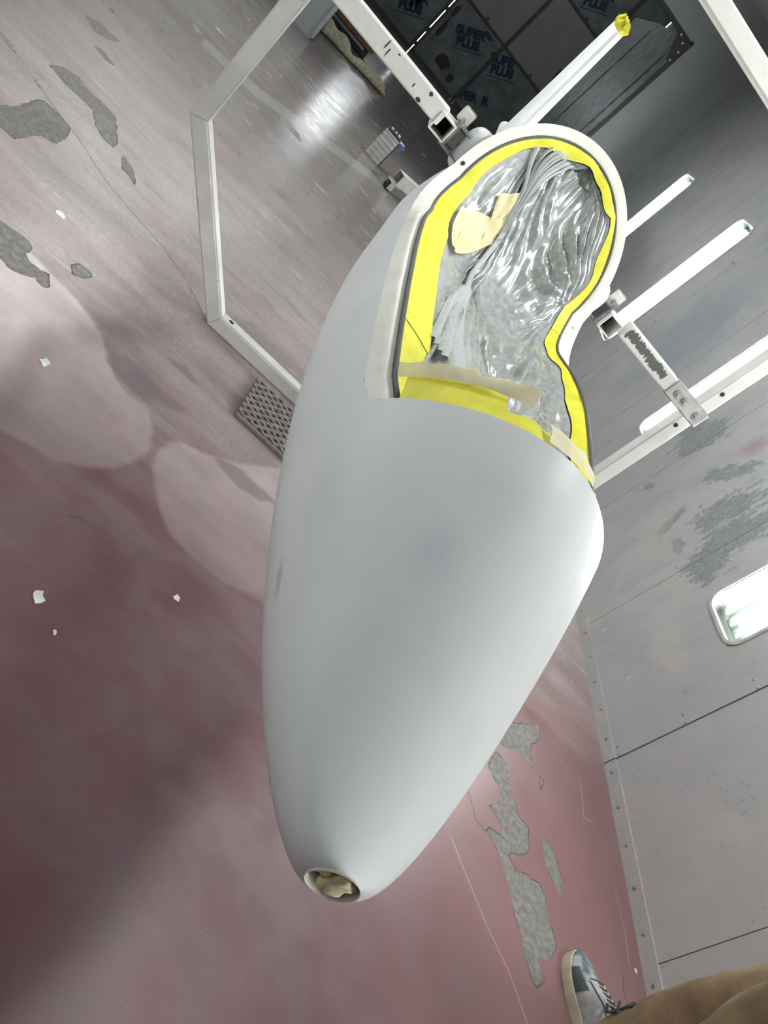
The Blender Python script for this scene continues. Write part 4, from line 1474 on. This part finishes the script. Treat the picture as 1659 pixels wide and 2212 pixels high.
def shoe(toe, heel, parent, flip=1):
    toe, heel = Vector((*toe, 0)) - PO, Vector((*heel, 0)) - PO
    toe.z = heel.z = 0
    yv = (toe - heel)
    L = yv.length
    yv.normalize()
    xv = Vector((yv.y, -yv.x, 0))
    def Wp(x, y, z):
        return heel + xv * x * flip + yv * y + Vector((0, 0, z))
    # (y, left edge, right edge, top height)
    st = [(0, -.012, .012, .060), (.008, -.026, .026, .072), (.03, -.034, .034, .080), (.07, -.037, .036, .083), (.11, -.038, .040, .088), (.145, -.044, .044, .086), (.175, -.050, .047, .074), (.205, -.052, .048, .061), (.235, -.047, .044, .050), (.258, -.037, .035, .043), (.274, -.022, .023, .038), (.281, -.010, .012, .032)]
    k = L / .285
    st = [(a * k, b, c, d) for a, b, c, d in st]
    # sole
    e = .0035
    outl = [(b - e, a) for a, b, c, d in st] + [(c + e, a) for a, b, c, d in reversed(st)]
    outl[0] = (outl[0][0], -e); outl[-1] = (outl[-1][0], -e)
    n = len(outl)
    Vv, Ff = [], []
    for z, sc_ in ((0, .97), (.004, 1.0), (.026, 1.0), (.029, .985)):
        for x, y in outl:
            Vv.append(Wp(x * sc_, y, z))
    for a in range(3):
        for q in range(n):
            Ff.append((a * n + q, a * n + (q + 1) % n, (a + 1) * n + (q + 1) % n, (a + 1) * n + q))
    Ff += [tuple(range(n))[::-1], tuple(range(3 * n, 4 * n))]
    sh = mesh('shoe', Vv, Ff, M_SOLE, parent)
    sh['label'] = 'cream rubber sole'
    # upper in two pieces: toe box and quarters
    def upper(name, sel, mat, grow=0.0, a0=0.0, a1=math.pi, m=18):
        Vv, Ff = [], []
        rr = [st[0]]
        ys = np.linspace(sel[0] * k, sel[1] * k, 22)
        for y in ys:
            lx = np.interp(y, [q[0] for q in st], [q[1] for q in st]); rx = np.interp(y, [q[0] for q in st], [q[2] for q in st]); hh = np.interp(y, [q[0] for q in st], [q[3] for q in st])
            for q in range(m + 1):
                a = a0 + (a1 - a0) * q / m
                cx, hw = (lx + rx) / 2, (rx - lx) / 2 + grow
                x = cx - hw * spw(math.cos(a), .8)
                z = .024 + (hh - .024 + grow) * spw(math.sin(a), .85)
                Vv.append(Wp(x, y, z))
        for j in range(21):
            for q in range(m):
                Ff.append((j * (m + 1) + q, j * (m + 1) + q + 1, (j + 1) * (m + 1) + q + 1, (j + 1) * (m + 1) + q))
        return mesh(name, Vv, Ff, mat, sh, True)
    upper('toe_box', (.19, .2845), M_SUEDE)
    upper('quarter', (.0, .195), M_SHOEW, .001)
    upper('side_panel', (.175, .232), M_SHOED, .0014, .05, .75, 8)
    upper('side_panel', (.03, .10), M_SHOED, .0016, .05, .9, 8)
    upper('tongue', (.06, .200), M_SHOEW, .005, 1.05, 2.1, 8)
    for q, y in enumerate((.205, .190, .175, .160, .145)):
        hh = float(np.interp(y * k, [w[0] for w in st], [w[3] for w in st]))
        for d in (-1, 1):
            pts = [Wp(d * .022, y * k, hh - .004), Wp(d * .011, (y - .004) * k, hh + .006), Wp(-d * .006, (y - .009) * k, hh + .009), Wp(-d * .022, (y - .014) * k, hh - .001)]
            v_, f_ = sweep(pts, .0028, 6)
            mesh('lace', v_, f_, M_LACE, sh, True)
    c = Wp(.006, .138 * k, .102)
    for d in (-1, 1):
        for (ax, az, ln) in ((.042, .022, 1), (.055, -.006, .8)):
            pts = [c, c + xv * d * ax * .5 + Vector((0, 0, az + .006)) + yv * .012 * d, c + xv * d * ax + Vector((0, 0, az * .5)) + yv * .022 * d * ln, c + xv * d * ax * .55 + Vector((0, 0, az - .006)) + yv * .006]
            v_, f_ = sweep(pts, .0036, 6)
            mesh('lace', v_, f_, M_LACE, sh, True)
    cyl('sock', Wp(0, .055 * k, .05), Wp(-.002, .050 * k, .19), .040, M_LACE, sh, 18)
    return sh
shoe((1.663, 1.030), (1.692, .746), per, 1)
shoe((1.405, .690), (1.425, .405), per, -1)

def trousers():
    """one continuous mesh: two legs lofted into the hips"""
    nr_, rows = 28, []
    def leg(ax, ay, hx, hy):
        R_ = []
        for q in range(30):
            f = q / 29
            z = .052 + f * .73
            cx = ax + (hx - ax) * f + .0
            cy = ay + (hy - ay) * f + .030 * math.sin(math.pi * f)
            r = .070 + .026 * f + .010 * math.sin(f * math.pi)
            ring = []
            for k in range(nr_):
                a = 2 * math.pi * k / nr_
                fold = .010 * nz(a * 1.3 + ax * 9, z * 17 + .8 * math.sin(a + 1), ax) + .014 * (1 - f) ** 3 * nz(math.cos(a) * 2, z * 32 + 1.2 * math.sin(a), 3.3)
                rr = r + fold + (.006 if q == 0 else 0)
                ring.append(Vector((cx + rr * .95 * math.cos(a), cy + rr * 1.05 * math.sin(a), z)) - PO)
            R_.append(ring)
        return R_
    Vv, Ff = [], []
    tops = []
    for (ax, ay, hx, hy) in ((1.700, .800, 1.655, .70), (1.424, .475, 1.475, .66)):
        R_ = leg(ax, ay, hx, hy)
        b0 = len(Vv)
        for ring in R_:
            Vv += ring
        for j in range(len(R_) - 1):
            for k in range(nr_):
                Ff.append((b0 + j * nr_ + k, b0 + j * nr_ + (k + 1) % nr_, b0 + (j + 1) * nr_ + (k + 1) % nr_, b0 + (j + 1) * nr_ + k))
        tops.append(b0 + (len(R_) - 1) * nr_)
    # hips
    b0 = len(Vv)
    for q in range(8):
        f = q / 7
        z = .76 + f * .26
        for k in range(nr_):
            a = 2 * math.pi * k / nr_
            Vv.append(Vector((1.565 + (.188 - .030 * f) * math.cos(a), .70 + (.125 - .01 * f) * math.sin(a), z)) - PO)
    for j in range(7):
        for k in range(nr_):
            Ff.append((b0 + j * nr_ + k, b0 + j * nr_ + (k + 1) % nr_, b0 + (j + 1) * nr_ + (k + 1) % nr_, b0 + (j + 1) * nr_ + k))
    Ff.append(tuple(range(b0, b0 + nr_))[::-1])
    o = mesh('trousers', Vv, Ff, M_KHAKI, per, True)
    return o
trousers()
def skin_body(name, verts, edges, mat, parent, sub=2):
    bm = bmesh.new()
    lay = bm.verts.layers.skin.verify()
    vs = []
    for k, (p, r) in enumerate(verts):
        v = bm.verts.new(Vector(p) - PO)
        v[lay].radius = (r, r) if not isinstance(r, tuple) else r
        v[lay].use_root = (k == 0)
        vs.append(v)
    for a, b in edges:
        bm.edges.new((vs[a], vs[b]))
    me = bpy.data.meshes.new(name)
    bm.to_mesh(me)
    bm.free()
    me.materials.append(mat)
    o = link(bpy.data.objects.new(name, me), parent)
    md = o.modifiers.new('skin', 'SKIN')
    md.use_smooth_shade = True
    sb = o.modifiers.new('sub', 'SUBSURF')
    sb.levels = sub
    sb.render_levels = sub
    return o
cx, cy = 1.565, .70
skin_body('shirt', [((cx, cy, 1.00), (.165, .12)), ((cx, cy + .01, 1.18), (.165, .12)), ((cx, cy, 1.36), (.17, .12)), ((cx, cy, 1.45), (.09, .08)),
                    ((cx + .17, cy, 1.41), .068), ((cx + .225, cy - .01, 1.27), .058), ((cx + .235, cy - .01, 1.13), .052),
                    ((cx - .17, cy, 1.41), .068), ((cx - .225, cy - .01, 1.27), .058), ((cx - .235, cy - .01, 1.13), .052)],
          [(0, 1), (1, 2), (2, 3), (2, 4), (4, 5), (5, 6), (2, 7), (7, 8), (8, 9)], simple('dark_shirt', (.05, .055, .07), .85), per)
vb, eb = [((cx, cy, 1.30), .07), ((cx, cy, 1.44), .055), ((cx, cy + .005, 1.52), .055), ((cx, cy + .015, 1.60), (.072, .085)), ((cx, cy + .01, 1.70), (.068, .085))], [(0, 1), (1, 2), (2, 3), (3, 4)]
for d in (-1, 1):
    i0 = len(vb)
    vb += [((cx + d * .15, cy, 1.38), .04), ((cx + d * .235, cy - .01, 1.13), .042), ((cx + d * .235, cy + .03, .98), .033), ((cx + d * .235, cy + .05, .875), .026), ((cx + d * .233, cy + .06, .82), (.018, .036))]
    eb += [(0, i0), (i0, i0 + 1), (i0 + 1, i0 + 2), (i0 + 2, i0 + 3), (i0 + 3, i0 + 4)]
    for q, (dy, l) in enumerate(((.030, .075), (.010, .085), (-.010, .078), (-.028, .060))):
        b = len(vb)
        vb += [((cx + d * .231, cy + .062 + dy, .785), .0095), ((cx + d * .226, cy + .068 + dy, .785 - l * .55), .0088), ((cx + d * .214, cy + .072 + dy, .785 - l), .008)]
        eb += [(i0 + 4, b), (b, b + 1), (b + 1, b + 2)]
    b = len(vb)
    vb += [((cx + d * .222, cy + .095, .835), .011), ((cx + d * .212, cy + .112, .80), .009)]
    eb += [(i0 + 3, b), (b, b + 1)]
skin_body('body', vb, eb, simple('skin', (.45, .27, .20), .55), per)
# face and hair
hair = bmesh.new()
bmesh.ops.create_uvsphere(hair, u_segments=20, v_segments=14, radius=1)
bmesh.ops.delete(hair, geom=[v for v in hair.verts if v.co.z < -.05 and v.co.y > -.2 or v.co.z < -.5], context='VERTS')
for v in hair.verts:
    v.co = Vector((cx + v.co.x * .083, cy + v.co.y * .102 + .005, 1.685 + v.co.z * .098)) - PO
bm_obj('hair', hair, simple('dark_hair', (.03, .022, .016), .7), per, True)
for d in (-1, 1):
    lump('eye', Vector((cx + d * .03, cy + .096, 1.645)) - PO, (.009, .006, .006), 1, simple('eye_white', (.5, .48, .46), .3) if 'eye_white' not in bpy.data.materials else bpy.data.materials['eye_white'], per, 2, .05)
    lump('ear', Vector((cx + d * .076, cy + .005, 1.635)) - PO, (.008, .016, .026), 1, bpy.data.materials['skin'], per, 2, .1)
lump('nose', Vector((cx, cy + .106, 1.615)) - PO, (.011, .012, .018), 1, bpy.data.materials['skin'], per, 2, .1)
lump('mouth', Vector((cx, cy + .096, 1.578)) - PO, (.020, .006, .005), 1, simple('lips', (.36, .16, .14), .5), per, 2, .1)
